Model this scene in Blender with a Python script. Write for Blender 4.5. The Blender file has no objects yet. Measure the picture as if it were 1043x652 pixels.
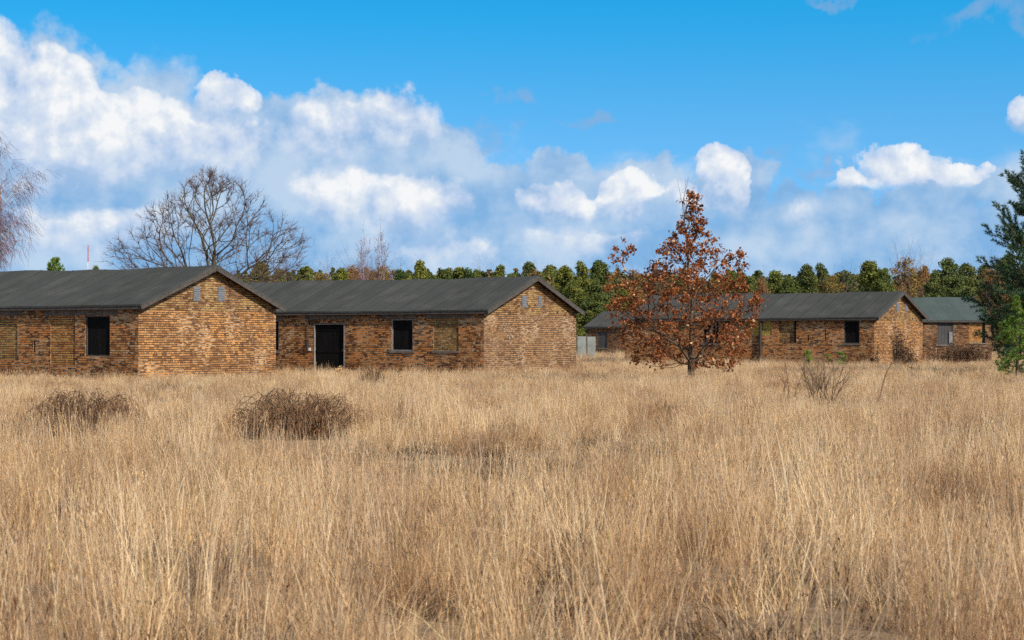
import bpy, math, random
import numpy as np
R = math.radians
random.seed(7)
rng = np.random.default_rng(11)
scene = bpy.context.scene
COL = scene.collection

# ------------------------------------------------------------------ camera, exposure, sun, sky
F = 1900.0                      # focal length in photograph pixels (photograph 1043 px wide)
CH = 1.65                       # eye height
cam = bpy.data.cameras.new('camera')
cam.sensor_width = 36.0
cam.lens = F / 1043.0 * 36.0
cam.clip_start = 0.3
cam.clip_end = 6000
cam.dof.use_dof = True
cam.dof.focus_distance = 75.0
cam.dof.aperture_fstop = 7.1
camo = bpy.data.objects.new('camera', cam)
COL.objects.link(camo)
camo.location = (0, 0, CH)
camo.rotation_euler = (R(90) + math.atan(20 / F), 0, 0)
scene.camera = camo

vs = scene.view_settings
vs.view_transform = 'Standard'
vs.look = 'None'
vs.exposure = 0.12
vs.gamma = 1.0
vs.use_curve_mapping = False
scene.cycles.use_denoising = False
scene.cycles.use_adaptive_sampling = True
scene.cycles.adaptive_threshold = 0.02
scene.cycles.adaptive_min_samples = 16
scene.cycles.max_bounces = 6
scene.cycles.diffuse_bounces = 3
scene.cycles.transparent_max_bounces = 8

EL = R(34)
SH = np.array([0.683, -0.730])
SH /= np.linalg.norm(SH)
SDIR = np.array([SH[0] * math.cos(EL), SH[1] * math.cos(EL), math.sin(EL)])
sun = bpy.data.lights.new('sun', 'SUN')
sun.energy = 5.0
sun.angle = R(0.55)
sun.color = (1.0, 0.93, 0.82)
suno = bpy.data.objects.new('sun', sun)
COL.objects.link(suno)
suno.rotation_euler = (math.pi / 2 - EL, 0, math.atan2(SH[1], SH[0]) + math.pi / 2)


class X:
    """tiny expression helper over Math nodes"""
    def __init__(s, nt, o): s.nt, s.o = nt, o
    def _m(s, op, *a, clamp=False):
        n = s.nt.nodes.new('ShaderNodeMath'); n.operation = op; n.use_clamp = clamp
        for i, v in enumerate((s,) + a):
            if isinstance(v, X): s.nt.links.new(v.o, n.inputs[i])
            else: n.inputs[i].default_value = v
        return X(s.nt, n.outputs[0])
    def __add__(s, b): return s._m('ADD', b)
    def __radd__(s, b): return s._m('ADD', b)
    def __sub__(s, b): return s._m('SUBTRACT', b)
    def __rsub__(s, b): return (s * -1.0) + b
    def __mul__(s, b): return s._m('MULTIPLY', b)
    def __rmul__(s, b): return s._m('MULTIPLY', b)
    def __truediv__(s, b): return s._m('DIVIDE', b)
    def floor(s): return s._m('FLOOR')
    def fract(s): return s._m('FRACT')
    def mod(s, b): return s._m('FLOORED_MODULO', b)
    def max(s, b): return s._m('MAXIMUM', b)
    def min(s, b): return s._m('MINIMUM', b)
    def abs(s): return s._m('ABSOLUTE')
    def lt(s, b): return s._m('LESS_THAN', b)
    def gt(s, b): return s._m('GREATER_THAN', b)
    def smax(s, b, k): return s._m('SMOOTH_MAX', b, k)
    def pow(s, b): return s._m('POWER', b)
    def clamp(s): return s._m('ADD', 0.0, clamp=True)
    def smooth(s, a, b):
        n = s.nt.nodes.new('ShaderNodeMapRange'); n.interpolation_type = 'SMOOTHSTEP'
        s.nt.links.new(s.o, n.inputs[0]); n.inputs[1].default_value = a; n.inputs[2].default_value = b
        return X(s.nt, n.outputs[0])


def L(nt, a, sock):
    if isinstance(a, X): nt.links.new(a.o, sock)
    elif hasattr(a, 'is_output'): nt.links.new(a, sock)
    else:
        if isinstance(a, (tuple, list)) and len(a) == 3 and len(sock.default_value) == 4: a = (*a, 1)
        sock.default_value = a


def noise(nt, vec, scale, detail=4, rough=0.5, dist=0.0, dim='3D', out='Fac'):
    n = nt.nodes.new('ShaderNodeTexNoise'); n.noise_dimensions = dim
    if vec is not None: L(nt, vec, n.inputs['Vector'])
    n.inputs['Scale'].default_value = scale; n.inputs['Detail'].default_value = detail
    n.inputs['Roughness'].default_value = rough; n.inputs['Distortion'].default_value = dist
    return X(nt, n.outputs[out])


def mixc(nt, f, a, b, mode='MIX'):
    n = nt.nodes.new('ShaderNodeMix'); n.data_type = 'RGBA'; n.blend_type = mode; n.clamp_result = False
    L(nt, f, n.inputs[0]); L(nt, a, n.inputs[6]); L(nt, b, n.inputs[7])
    return X(nt, n.outputs[2])


def ramp(nt, f, stops, interp='LINEAR'):
    n = nt.nodes.new('ShaderNodeValToRGB'); n.color_ramp.interpolation = interp
    L(nt, f, n.inputs[0]); cr = n.color_ramp
    while len(cr.elements) < len(stops): cr.elements.new(0.5)
    for e, (p, c) in zip(cr.elements, stops): e.position = p; e.color = (*c, 1)
    return X(nt, n.outputs[0])


def vmath(nt, op, *a):
    n = nt.nodes.new('ShaderNodeVectorMath'); n.operation = op
    for i, v in enumerate(a): L(nt, v, n.inputs[i])
    return X(nt, n.outputs['Value'] if op in ('DOT_PRODUCT', 'LENGTH') else n.outputs[0])


def comb(nt, x, y, z):
    n = nt.nodes.new('ShaderNodeCombineXYZ')
    L(nt, x, n.inputs[0]); L(nt, y, n.inputs[1]); L(nt, z, n.inputs[2])
    return X(nt, n.outputs[0])


def sep(nt, v):
    n = nt.nodes.new('ShaderNodeSeparateXYZ'); L(nt, v, n.inputs[0])
    return [X(nt, o) for o in n.outputs]


def build_world():
    w = bpy.data.worlds.new('World'); scene.world = w; w.use_nodes = True
    w.cycles.sampling_method = 'MANUAL'; w.cycles.sample_map_resolution = 256
    nt = w.node_tree; nt.nodes.clear()
    out = nt.nodes.new('ShaderNodeOutputWorld'); bg = nt.nodes.new('ShaderNodeBackground')
    STR = 0.1
    bg.inputs[1].default_value = STR
    nt.links.new(bg.outputs[0], out.inputs[0])
    tc = nt.nodes.new('ShaderNodeTexCoord'); D = X(nt, tc.outputs['Generated'])
    dx, dy, dz = sep(nt, D)
    sky = nt.nodes.new('ShaderNodeTexSky'); sky.sky_type = 'NISHITA'; sky.sun_disc = False
    sky.sun_elevation = EL
    sky.sun_rotation = math.atan2(SH[0], SH[1])
    sky.air_density = 1.0; sky.dust_density = 0.3; sky.ozone_density = 2.0
    # look a little higher into the sky than the view itself: the clear winter air is deep blue down low
    up = vmath(nt, 'NORMALIZE', comb(nt, dx, dy, dz.max(0.0) * 2.6 + 0.22))
    nt.links.new(up.o, sky.inputs[0])
    hi = dz.smooth(0.16, 0.45)
    skyc = mixc(nt, 1.0, X(nt, sky.outputs[0]), mixc(nt, hi, mixc(nt, dz.smooth(0.19, 0.085), SKYTINT, (1.15, 2.3, 2.45)), (0.8, 0.9, 0.95)), 'MULTIPLY')
    az = dx._m('ARCTAN2', dy) * F
    el = dz._m('ARCSINE') * F
    P0 = comb(nt, az, el, 0.0)
    PN = comb(nt, az + 31713.3, el + 9177.7, 0.0)
    # billow warp: one coloured noise moves the cloud outlines at two scales
    w1 = vmath(nt, 'SUBTRACT', noise(nt, PN, 1 / 60.0, 6, 0.55, dim='2D', out='Color'), (0.5, 0.5, 0.5))
    def warp(a1):
        o1 = vmath(nt, 'SCALE', w1); o1.o.node.inputs['Scale'].default_value = a1
        return vmath(nt, 'ADD', P0, o1)
    Pw = warp(52.0)
    Ps = warp(110.0)

    def field(p, blobs):
        acc = None
        for (cx, cy, rx, ry, wt) in blobs:
            c = (cx - 521.5, 346 - cy)
            q = nt.nodes.new('ShaderNodeVectorMath'); q.operation = 'MULTIPLY_ADD'
            L(nt, p, q.inputs[0]); q.inputs[1].default_value = (1 / rx, 1 / ry, 0)
            q.inputs[2].default_value = (-c[0] / rx, -c[1] / ry, 0)
            q = X(nt, q.outputs[0])
            d = vmath(nt, 'DOT_PRODUCT', q, q)
            v = d._m('MULTIPLY_ADD', -wt, wt)
            acc = v if acc is None else acc.smax(v, 0.2)
        return acc
    bright = [(-20, 95, 66, 76, 1), (65, 118, 58, 58, 1), (40, 160, 100, 50, 1), (125, 145, 70, 52, .9),
              (232, 102, 34, 22, .75), (205, 150, 76, 48, .65), (330, 138, 66, 40, .48), (405, 128, 56, 34, .42),
              (418, 208, 74, 36, .55), (345, 200, 56, 34, .6), (570, 206, 52, 22, .55), (636, 198, 36, 24, .95), (600, 244, 90, 24, .25),
              (737, 186, 28, 36, .95), (700, 202, 32, 22, .6), (100, 238, 120, 32, .38), (440, 256, 90, 22, .25),
              (916, 180, 50, 31, 1), (876, 190, 48, 12, 1), (966, 186, 36, 16, 1), (838, 222, 50, 16, .22), (930, 238, 60, 16, .2), (1048, 128, 34, 22, .9)]
    grey = [(20, 170, 270, 125, 1), (300, 150, 190, 66, 1), (420, 165, 90, 50, .8), (560, 205, 190, 46, 1), (735, 195, 70, 34, .8), (915, 205, 160, 26, .8)]
    wisps = [(521, 97, 28, 10, .6), (490, 138, 44, 16, .6), (599, 128, 26, 12, .6), (815, 171, 40, 12, .6), (1005, 30, 70, 20, .6), (858, 2, 34, 10, .55), (726, 2, 14, 6, .5)]
    fine = noise(nt, PN, 1 / 42.0, 7, 0.58, 0.0, dim='2D')
    fine2 = noise(nt, vmath(nt, 'ADD', PN, (7.0, 12.0, 0.0)), 1 / 42.0, 5, 0.55, 0.0, dim='2D')
    wide = noise(nt, comb(nt, az + 7177.7, el * 1.7 + 3391.3, 0.0), 1 / 120.0, 4, 0.5, 0.0, dim='2D')
    # the same cumulus everywhere round the horizon, outside the direction the photograph looks
    away = az.abs().smooth(700, 1100)
    gen = ((wide - 0.5) * 6.0 - 0.4) * away * el.smooth(900, 100) - (1.0 - away) * 5.0
    Fb = field(Pw, bright).max(gen)
    Fu = field(vmath(nt, 'ADD', Pw, (7.0, 15.0, 0.0)), bright).max(gen)
    Fg = field(Ps, grey)
    Fw = field(Ps, wisps)
    band = (el * -1.0 + 172.0 + (wide - 0.5) * 150.0 + (fine - 0.5) * 30.0).smooth(-22, 42)
    top = (Fb - Fu).smooth(-0.25, 0.35)                 # 1 on the sunlit upper rims, 0 on the undersides
    mb = (Fb + (fine - 0.5) * 0.34).smooth(0.02, 0.20) * ((Fb + (fine - 0.5) * 0.4).smooth(0.0, 0.6) * 0.6 + top * 0.45 + 0.15).clamp()
    mg = (Fg * 1.3 + (wide - 0.5) * 0.5 + (fine - 0.5) * 0.5).smooth(0.0, 0.55).max(band).max(gen.smooth(-0.4, 0.3)) * 0.94
    mw = (Fw * 1.6 + (fine - 0.5) * 1.6).smooth(0.0, 1.3) * 0.6
    flat = 1.0 - az.smooth(285, 310) * el.smooth(80, 100) * (1.0 - (el + (fine - 0.5) * 14.0).smooth(149, 157))
    mb = mb * flat
    lit = ((fine - fine2) * 1.9 + (wide - 0.5) * 1.1 + Fb * 0.30 + top * 0.50 + 0.10).clamp()
    k = 1 / STR
    def c(r, g, b):
        f = lambda v: ((v / 255 + 0.055) / 1.055) ** 2.4 if v > 10 else v / 255 / 12.92
        return (f(r) * k, f(g) * k, f(b) * k)
    n = nt.nodes.new('ShaderNodeValToRGB'); L(nt, lit, n.inputs[0]); cr = n.color_ramp
    kk = 1.0 / k
    for pos, col in ((0, c(158, 186, 220)), (0.35, c(190, 206, 230)), (0.7, c(212, 221, 233)), (1.0, c(236, 238, 240))):
        e = cr.elements.new(pos) if pos not in (0, 1.0) else cr.elements[0 if pos == 0 else -1]
        e.color = (col[0] * kk, col[1] * kk, col[2] * kk, 1)
    cb = vmath(nt, 'SCALE', X(nt, n.outputs[0])); cb.o.node.inputs['Scale'].default_value = k
    gtone = ((fine - 0.5) * 1.7 + (wide - 0.5) * 2.6 + 0.36 + el / 900.0).clamp()
    cg = mixc(nt, gtone, c(126, 171, 215), c(184, 204, 226))
    ccw = c(140, 168, 205)
    s1 = mixc(nt, mw, skyc, ccw)
    s2 = mixc(nt, mg, s1, cg)
    s3 = mixc(nt, mb, s2, cb)
    L(nt, s3, bg.inputs[0])


SKYTINT = (0.20, 2.35, 2.75)
build_world()


# ------------------------------------------------------------------ helpers
def px(x, Y):                   # world X of a photograph column seen at depth Y
    return (x - 521.5) / F * Y


def tag(o, label=None, cat=None, group=None, kind=None):
    if label: o['label'] = label
    if cat: o['category'] = cat
    if group: o['group'] = group
    if kind: o['kind'] = kind
    return o


def empty(name, loc, rz=0.0):
    o = bpy.data.objects.new(name, None); COL.objects.link(o)
    o.empty_display_size = 0.3
    o.location = loc; o.rotation_euler = (0, 0, rz)
    return o


def link(name, me, mat=None, parent=None, coll=None):
    o = bpy.data.objects.new(name, me)
    (coll or COL).objects.link(o)
    if parent: o.parent = parent
    if mat is not None and len(me.materials) == 0: me.materials.append(mat)
    return o


def copy_tree(o, parent=None):
    c = o.copy(); COL.objects.link(c)
    if parent: c.parent = parent
    for ch in list(o.children): copy_tree(ch, c)
    return c


def fast_mesh(name, V, Q, rnd=None, smooth=False):
    """V (n,3), Q (m,3 or 4) -> mesh, with an optional per-face attribute"""
    V = np.asarray(V, dtype=np.float32); Q = np.asarray(Q, dtype=np.int32)
    me = bpy.data.meshes.new(name); m, k = Q.shape
    me.vertices.add(len(V)); me.vertices.foreach_set('co', V.ravel())
    me.loops.add(m * k); me.loops.foreach_set('vertex_index', Q.ravel())
    me.polygons.add(m); me.polygons.foreach_set('loop_start', np.arange(0, m * k, k, dtype=np.int32))
    me.polygons.foreach_set('use_smooth', np.full(m, smooth))
    me.update(calc_edges=True)
    if rnd is not None:
        a = me.attributes.new('rnd', 'FLOAT', 'FACE'); a.data.foreach_set('value', np.asarray(rnd, dtype=np.float32))
    return me


class MB:
    """quads / polygons with metre UVs, collected into one mesh"""
    def __init__(s): s.v = []; s.f = []; s.uv = []
    def poly(s, pts, uvs=None):
        i = len(s.v); s.v += [tuple(p) for p in pts]; s.f.append(list(range(i, i + len(pts))))
        if uvs is None:
            p = np.array(pts, float); n = np.cross(p[1] - p[0], p[2] - p[1])
            ax = int(np.argmax(np.abs(n))); ij = [(1, 2), (0, 2), (0, 1)][ax]
            uvs = [(q[ij[0]], q[ij[1]]) for q in pts]
        s.uv += uvs
    def box(s, x0, x1, y0, y1, z0, z1):
        c = [(x0, y0, z0), (x1, y0, z0), (x1, y1, z0), (x0, y1, z0), (x0, y0, z1), (x1, y0, z1), (x1, y1, z1), (x0, y1, z1)]
        for f in ((3, 2, 1, 0), (4, 5, 6, 7), (0, 1, 5, 4), (1, 2, 6, 5), (2, 3, 7, 6), (3, 0, 4, 7)): s.poly([c[i] for i in f])
    def prism(s, a, b, w, h):
        """bar from a to b (vectors) of width w (horizontal) and height h hanging below the line"""
        a = np.array(a, float); b = np.array(b, float); d = b - a; d /= np.linalg.norm(d)
        side = np.cross(d, (0, 0, 1)); side /= np.linalg.norm(side); up = np.cross(side, d)
        c = []
        for p in (a, b):
            for q in (p - side * w / 2 - up * h, p + side * w / 2 - up * h, p + side * w / 2, p - side * w / 2): c.append(tuple(q))
        for f in ((0, 3, 2, 1), (4, 5, 6, 7), (0, 1, 5, 4), (1, 2, 6, 5), (2, 3, 7, 6), (3, 0, 4, 7)): s.poly([c[i] for i in f])
    def build(s, name, mat, parent=None, coll=None, bevel=0):
        me = bpy.data.meshes.new(name); me.from_pydata(s.v, [], s.f)
        uvl = me.uv_layers.new(name='UVMap')
        uvl.data.foreach_set('uv', np.array(s.uv, dtype=np.float32).ravel())
        me.update()
        return link(name, me, mat, parent, coll)


class Tubes:
    """branches: tapered tubes of several sides in one mesh"""
    def __init__(s): s.V = []; s.Q = []; s.n = 0
    def tube(s, pts, rad, k=4):
        pts = np.asarray(pts, float); m = len(pts)
        d = np.gradient(pts, axis=0); d /= (np.linalg.norm(d, axis=1)[:, None] + 1e-9)
        ref = np.array([0.31, 0.87, 0.17]) if abs(d[0][2]) > 0.5 else np.array([0.1, 0.05, 1.0])
        a = np.cross(d, ref); a /= (np.linalg.norm(a, axis=1)[:, None] + 1e-9); b = np.cross(d, a)
        t = np.arange(k) * 2 * math.pi / k
        ring = pts[:, None, :] + (a[:, None, :] * np.cos(t)[None, :, None] + b[:, None, :] * np.sin(t)[None, :, None]) * np.asarray(rad)[:, None, None]
        s.V.append(ring.reshape(-1, 3))
        i = np.arange(m - 1)[:, None] * k; j = np.arange(k)[None, :]; j2 = (j + 1) % k
        q = np.stack([i + j, i + j2, i + k + j2, i + k + j], axis=-1).reshape(-1, 4) + s.n
        s.Q.append(q); s.n += m * k
    def mesh(s, name): return fast_mesh(name, np.concatenate(s.V), np.concatenate(s.Q), smooth=True)


def curve_pts(p, d, ln, nseg, wob, trop, r):
    pts = [np.array(p, float)]; d = np.array(d, float); d /= np.linalg.norm(d)
    for i in range(nseg):
        d = d + r.normal(0, wob, 3) + np.array([0, 0, trop]); d /= np.linalg.norm(d)
        pts.append(pts[-1] + d * ln / nseg)
    return np.array(pts), d


def side_dir(d, ang, r, az=None):
    a = np.cross(d, [0.3, 0.2, 1.0]) if abs(d[2]) < 0.9 else np.cross(d, [1, 0.2, 0]); a /= np.linalg.norm(a); b = np.cross(d, a)
    t = r.uniform(0, 2 * math.pi) if az is None else az
    return d * math.cos(ang) + (a * math.cos(t) + b * math.sin(t)) * math.sin(ang)


def grow(T, p, d, ln, rad, lev, P, r, tips):
    """P: per-level dict lists: n, ang, ratio, wob, trop, seg"""
    ns = P['seg'][lev]
    pts, dl = curve_pts(p, d, ln, ns, P['wob'][lev], P['trop'][lev], r)
    last = lev == len(P['seg']) - 1
    rr = np.linspace(rad, rad * P.get('taper', 0.45) if not last else rad * 0.4, ns + 1)
    T.tube(pts, rr, 6 if lev < 2 else (4 if lev < 3 else 3))
    if last: tips.append((pts[-1], dl, pts)); return
    n = P['n'][lev]
    ts = np.linspace(P['t0'][lev], 1.0, n) + r.normal(0, 0.03, n)
    for i, t in enumerate(np.clip(ts, 0.05, 1.0)):
        x = t * ns; j = min(int(x), ns - 1); q = pts[j] + (pts[j + 1] - pts[j]) * (x - j)
        dd = pts[j + 1] - pts[j]; dd /= np.linalg.norm(dd)
        ang = R(P['ang'][lev]) * r.uniform(0.7, 1.3) * (0.5 if i == n - 1 else 1)
        nd = side_dir(dd, ang, r)
        nl = ln * P['ratio'][lev] * r.uniform(0.75, 1.2) * (1.0 - P.get('cone', [0] * 9)[lev] * t)
        grow(T, q, nd, nl, np.interp(t, [0, 1], [rr[0], rr[-1]]) * P.get('rr', 0.62), lev + 1, P, r, tips)


def leaf_quads(C, size, r, elong=1.0, fold=False, normal_up=0.0):
    """one small quad per centre, random orientation"""
    n = len(C); a = r.normal(0, 1, (n, 3)); a /= np.linalg.norm(a, axis=1)[:, None]
    b = r.normal(0, 1, (n, 3)); b[:, 2] *= (1 - normal_up)
    b -= a * (a * b).sum(1)[:, None]; b /= np.linalg.norm(b, axis=1)[:, None]
    s = (size * r.uniform(0.6, 1.35, n))[:, None]
    a = a * s * elong / 2; b = b * s / 2
    tip = np.cross(a, b); tip /= (np.linalg.norm(tip, axis=1)[:, None] + 1e-9); tip = tip * s * 0.25
    V = np.stack([C - a, C + b * 0.9 + tip, C + a, C - b * 0.9 + tip], axis=1).reshape(-1, 3)
    Q = np.arange(4 * n).reshape(-1, 4)
    return V, Q


# ------------------------------------------------------------------ materials
def new_mat(name, rough=0.9, spec=0.2):
    m = bpy.data.materials.new(name); m.use_nodes = True; nt = m.node_tree
    b = nt.nodes['Principled BSDF']; b.inputs['Roughness'].default_value = rough
    b.inputs['Specular IOR Level'].default_value = spec
    return m, nt, b


def bump(nt, b, h, strength=0.5, dist=0.01):
    n = nt.nodes.new('ShaderNodeBump'); n.inputs['Strength'].default_value = strength; n.inputs['Distance'].default_value = dist
    L(nt, h, n.inputs['Height']); nt.links.new(n.outputs[0], b.inputs['Normal'])


CRS = 0.090


def brick_mat(name, stops, mortar, patch=None, patch_amt=0.5, dark_amt=0.5, mort_loss=0.35, seed=0.0, mw=0.24):
    """brickwork laid out in the wall's own metres: courses 90 mm, bricks 270 mm"""
    m, nt, b = new_mat(name, 0.92, 0.15)
    tc = nt.nodes.new('ShaderNodeTexCoord'); uv = X(nt, tc.outputs['UV'])
    u, v, _ = sep(nt, uv)
    wob = noise(nt, comb(nt, u, v, seed), 1.3, 3, 0.5)
    v2 = v + (wob - 0.5) * 0.03
    row = (v2 / CRS).floor()
    fv = (v2 / CRS).fract()
    hd = (row.mod(4.0)).lt(0.5)                      # some courses are headers
    wrow = X(nt, nt.nodes.new('ShaderNodeTexWhiteNoise').outputs['Value']); wrow.o.node.noise_dimensions = '1D'
    L(nt, row + seed, wrow.o.node.inputs['W'])
    bl = 0.25 - hd * 0.11
    uu = (u + wrow * 0.2 + row * 0.125) / bl
    colm = uu.floor(); fu = uu.fract()
    wn = nt.nodes.new('ShaderNodeTexWhiteNoise'); wn.noise_dimensions = '3D'
    L(nt, comb(nt, colm, row, seed + 3.7), wn.inputs['Vector'])
    rn = X(nt, wn.outputs['Value']); rc = sep(nt, X(nt, wn.outputs['Color']))
    n2 = noise(nt, comb(nt, u, v, seed + 9), 0.55, 4, 0.6)
    n3 = noise(nt, comb(nt, u * 1.0, v * 1.6, seed + 4), 2.6, 3, 0.6)
    t = (rn * 0.8 + rc[2] * 0.15 + (n2 - 0.5) * 0.45 + (n3 - 0.5) * 0.35 + 0.09).clamp()
    col = ramp(nt, t, stops)
    if patch is not None:
        pm = (noise(nt, comb(nt, u, v, seed + 20), 0.8, 3, 0.6) + rc[1] * 0.32).smooth(0.74, 0.80) * patch_amt
        col = mixc(nt, pm, col, patch)
    g = noise(nt, comb(nt, u, v, seed), 45.0, 3, 0.7)
    col = mixc(nt, 1.0, col, ramp(nt, g, [(0.25, (0.5, 0.48, 0.46)), (0.75, (1.25, 1.22, 1.18))]), 'MULTIPLY')
    # mortar, eroded here and there (dark gaps) with white lime specks
    em = mw * 1.0
    jv = (fv.lt(em * 1.25)); ju = ((fu * bl).lt(0.012)).max((bl - fu * bl).lt(0.0))
    joint = jv.max(ju)
    er = noise(nt, comb(nt, u, v * 2, seed + 6), 5.0, 3, 0.7)
    er2 = noise(nt, comb(nt, u, v, seed + 2), 0.7, 2, 0.5)
    mc = mixc(nt, (er + (er2 - 0.5) * 0.9).smooth(0.5 - mort_loss * 0.4, 0.62 - mort_loss * 0.3), mortar, (0.045, 0.030, 0.022))
    col = mixc(nt, joint, col, mc)
    sp = noise(nt, comb(nt, u, v, seed + 31), 9.0, 2, 0.5)
    col = mixc(nt, (sp + (er2 - 0.5) * 0.5).smooth(0.70, 0.74) * 0.55, col, (0.55, 0.48, 0.38))
    # stains and damp at the bottom, darker streaks towards the wall top
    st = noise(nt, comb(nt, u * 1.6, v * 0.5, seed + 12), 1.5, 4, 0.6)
    dm = ((v * -1.0 + 0.95) * 0.8 + (st - 0.5) * 2.0).smooth(0.1, 0.9) * dark_amt
    tp = ((v - 2.35) * 1.4 + (st - 0.5) * 1.6).smooth(0.2, 1.0) * dark_amt * 0.5
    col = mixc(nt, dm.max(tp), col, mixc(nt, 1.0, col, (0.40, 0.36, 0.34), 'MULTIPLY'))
    L(nt, col, b.inputs['Base Color'])
    h = (1.0 - joint) * 0.7 + g * 0.2 + rn * 0.25
    bump(nt, b, h, 0.9, 0.012)
    return m


def bumpy_mat(name, c1, c2, scale=3.0, rough=0.85, spec=0.2, bs=0.3, bd=0.01, stretch=(1, 1, 1), fine=None):
    m, nt, b = new_mat(name, rough, spec)
    tc = nt.nodes.new('ShaderNodeTexCoord')
    mp = vmath(nt, 'MULTIPLY', X(nt, tc.outputs['Object']), stretch)
    n = noise(nt, mp, scale, 5, 0.6); n2 = noise(nt, mp, scale * 9, 3, 0.6)
    L(nt, mixc(nt, (n * 0.65 + n2 * 0.5 - 0.08).smooth(0.3, 0.72), c1, c2), b.inputs['Base Color'])
    bump(nt, b, n + n2 * 0.5, bs, bd)
    return m


def felt_mat(name, c1, c2, c3, seed=0.0):
    """bitumen felt sheets laid from ridge to eave, each a slightly different grey"""
    m, nt, b = new_mat(name, 0.8, 0.12)
    tc = nt.nodes.new('ShaderNodeTexCoord'); u, v, _ = sep(nt, X(nt, tc.outputs['UV']))
    strip = (u / 0.95).floor(); fr = (u / 0.95).fract()
    wn = nt.nodes.new('ShaderNodeTexWhiteNoise'); wn.noise_dimensions = '1D'; L(nt, strip + seed, wn.inputs['W'])
    n = noise(nt, comb(nt, u, v * 0.4, seed), 1.4, 5, 0.65); n2 = noise(nt, comb(nt, u, v, seed), 14, 4, 0.7)
    col = mixc(nt, (X(nt, wn.outputs['Value']) * 0.5 + n * 0.9 - 0.2).clamp(), c1, c2)
    col = mixc(nt, (n2 * 0.6 + noise(nt, comb(nt, u, v, seed + 5), 0.8, 3, 0.6) * 0.7).smooth(0.62, 0.86) * 0.6, col, c3)
    col = mixc(nt, (noise(nt, comb(nt, u, v, seed + 8), 2.2, 4, 0.7)).smooth(0.60, 0.72) * 0.5, col, (0.085, 0.088, 0.045))
    col = mixc(nt, fr.lt(0.045) * (0.2 if 'green' in name else 0.85), col, (0.03, 0.03, 0.03))
    L(nt, col, b.inputs['Base Color'])
    L(nt, (n * 0.35 + 0.65).clamp(), b.inputs['Roughness'])
    bump(nt, b, n * 1.5 + n2 * 0.3 + fr.lt(0.09) * 0.7, 0.5, 0.02)
    return m


def leaf_mat(name, stops, rough=0.7, trans=0.25, spec=0.25, objvar=0.25, objstops=None):
    m, nt, b = new_mat(name, rough, spec)
    at = nt.nodes.new('ShaderNodeAttribute'); at.attribute_name = 'rnd'
    oi = nt.nodes.new('ShaderNodeObjectInfo')
    col = ramp(nt, X(nt, at.outputs['Fac']), stops)
    orr = X(nt, oi.outputs['Random'])
    os_ = objstops or [(0.0, (1 - objvar,) * 3), (1.0, (1 + objvar,) * 3)]
    col = mixc(nt, 1.0, col, ramp(nt, orr, os_), 'MULTIPLY')
    if name == 'dry_grass':
        loc = X(nt, oi.outputs['Location']); sc = vmath(nt, 'MULTIPLY', loc, (0.55, 0.20, 0.0))
        pn = noise(nt, sc, 1.0, 4, 0.6)
        pn = pn * 0.72 + noise(nt, vmath(nt, 'MULTIPLY', loc, (1.9, 0.6, 0.0)), 1.0, 3, 0.6) * 0.28
        col = mixc(nt, 1.0, col, ramp(nt, pn, [(0.38, (0.46, 0.34, 0.29)), (0.455, (0.82, 0.73, 0.68)), (0.54, (1.05, 1.01, 0.98)), (0.68, (1.15, 1.13, 1.08))]), 'MULTIPLY')
    L(nt, col, b.inputs['Base Color'])
    if trans > 0:
        out = nt.nodes['Material Output']; tr = nt.nodes.new('ShaderNodeBsdfTranslucent'); mx = nt.nodes.new('ShaderNodeMixShader')
        L(nt, col, tr.inputs[0]); mx.inputs[0].default_value = trans
        nt.links.new(b.outputs[0], mx.inputs[1]); nt.links.new(tr.outputs[0], mx.inputs[2]); nt.links.new(mx.outputs[0], out.inputs[0])
    return m


M = {}
ORANGE = [(0.0, (0.045, 0.024, 0.016)), (0.22, (0.12, 0.055, 0.027)), (0.42, (0.24, 0.098, 0.038)), (0.62, (0.40, 0.165, 0.055)), (0.82, (0.50, 0.25, 0.09)), (1.0, (0.52, 0.34, 0.18))]
M['brick_long'] = brick_mat('brick_long_side', ORANGE, (0.40, 0.32, 0.22), (0.62, 0.235, 0.065), 0.85, dark_amt=0.85, seed=1.0)
M['brick_gable_a'] = brick_mat('brick_gable_warm', [(0.0, (0.10, 0.048, 0.026)), (0.3, (0.25, 0.115, 0.048)), (0.55, (0.34, 0.165, 0.065)), (0.8, (0.43, 0.22, 0.085)), (1.0, (0.50, 0.29, 0.13))],
                               (0.52, 0.40, 0.27), (0.62, 0.30, 0.10), 0.95, dark_amt=0.12, mort_loss=0.5, seed=5.0)
M['brick_gable_b'] = brick_mat('brick_gable_pale', [(0.0, (0.13, 0.075, 0.042)), (0.3, (0.24, 0.13, 0.066)), (0.6, (0.32, 0.18, 0.092)), (1.0, (0.42, 0.26, 0.14))],
                               (0.50, 0.39, 0.28), (0.50, 0.26, 0.10), 0.5, dark_amt=0.1, mort_loss=0.5, seed=8.0)
M['brick_peak'] = brick_mat('brick_peak_dark', [(0.0, (0.06, 0.03, 0.02)), (0.35, (0.20, 0.095, 0.04)), (0.7, (0.34, 0.18, 0.07)), (1.0, (0.46, 0.30, 0.14))],
                            (0.34, 0.27, 0.18), (0.50, 0.32, 0.12), 0.6, dark_amt=0.0, mort_loss=0.5, seed=14.0)
M['brick_fill'] = brick_mat('brick_infill_orange', [(0.0, (0.12, 0.055, 0.025)), (0.3, (0.34, 0.14, 0.045)), (0.6, (0.48, 0.21, 0.06)), (1.0, (0.52, 0.30, 0.10))],
                            (0.40, 0.30, 0.16), None, dark_amt=0.3, seed=22.0, mw=0.26)
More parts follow.
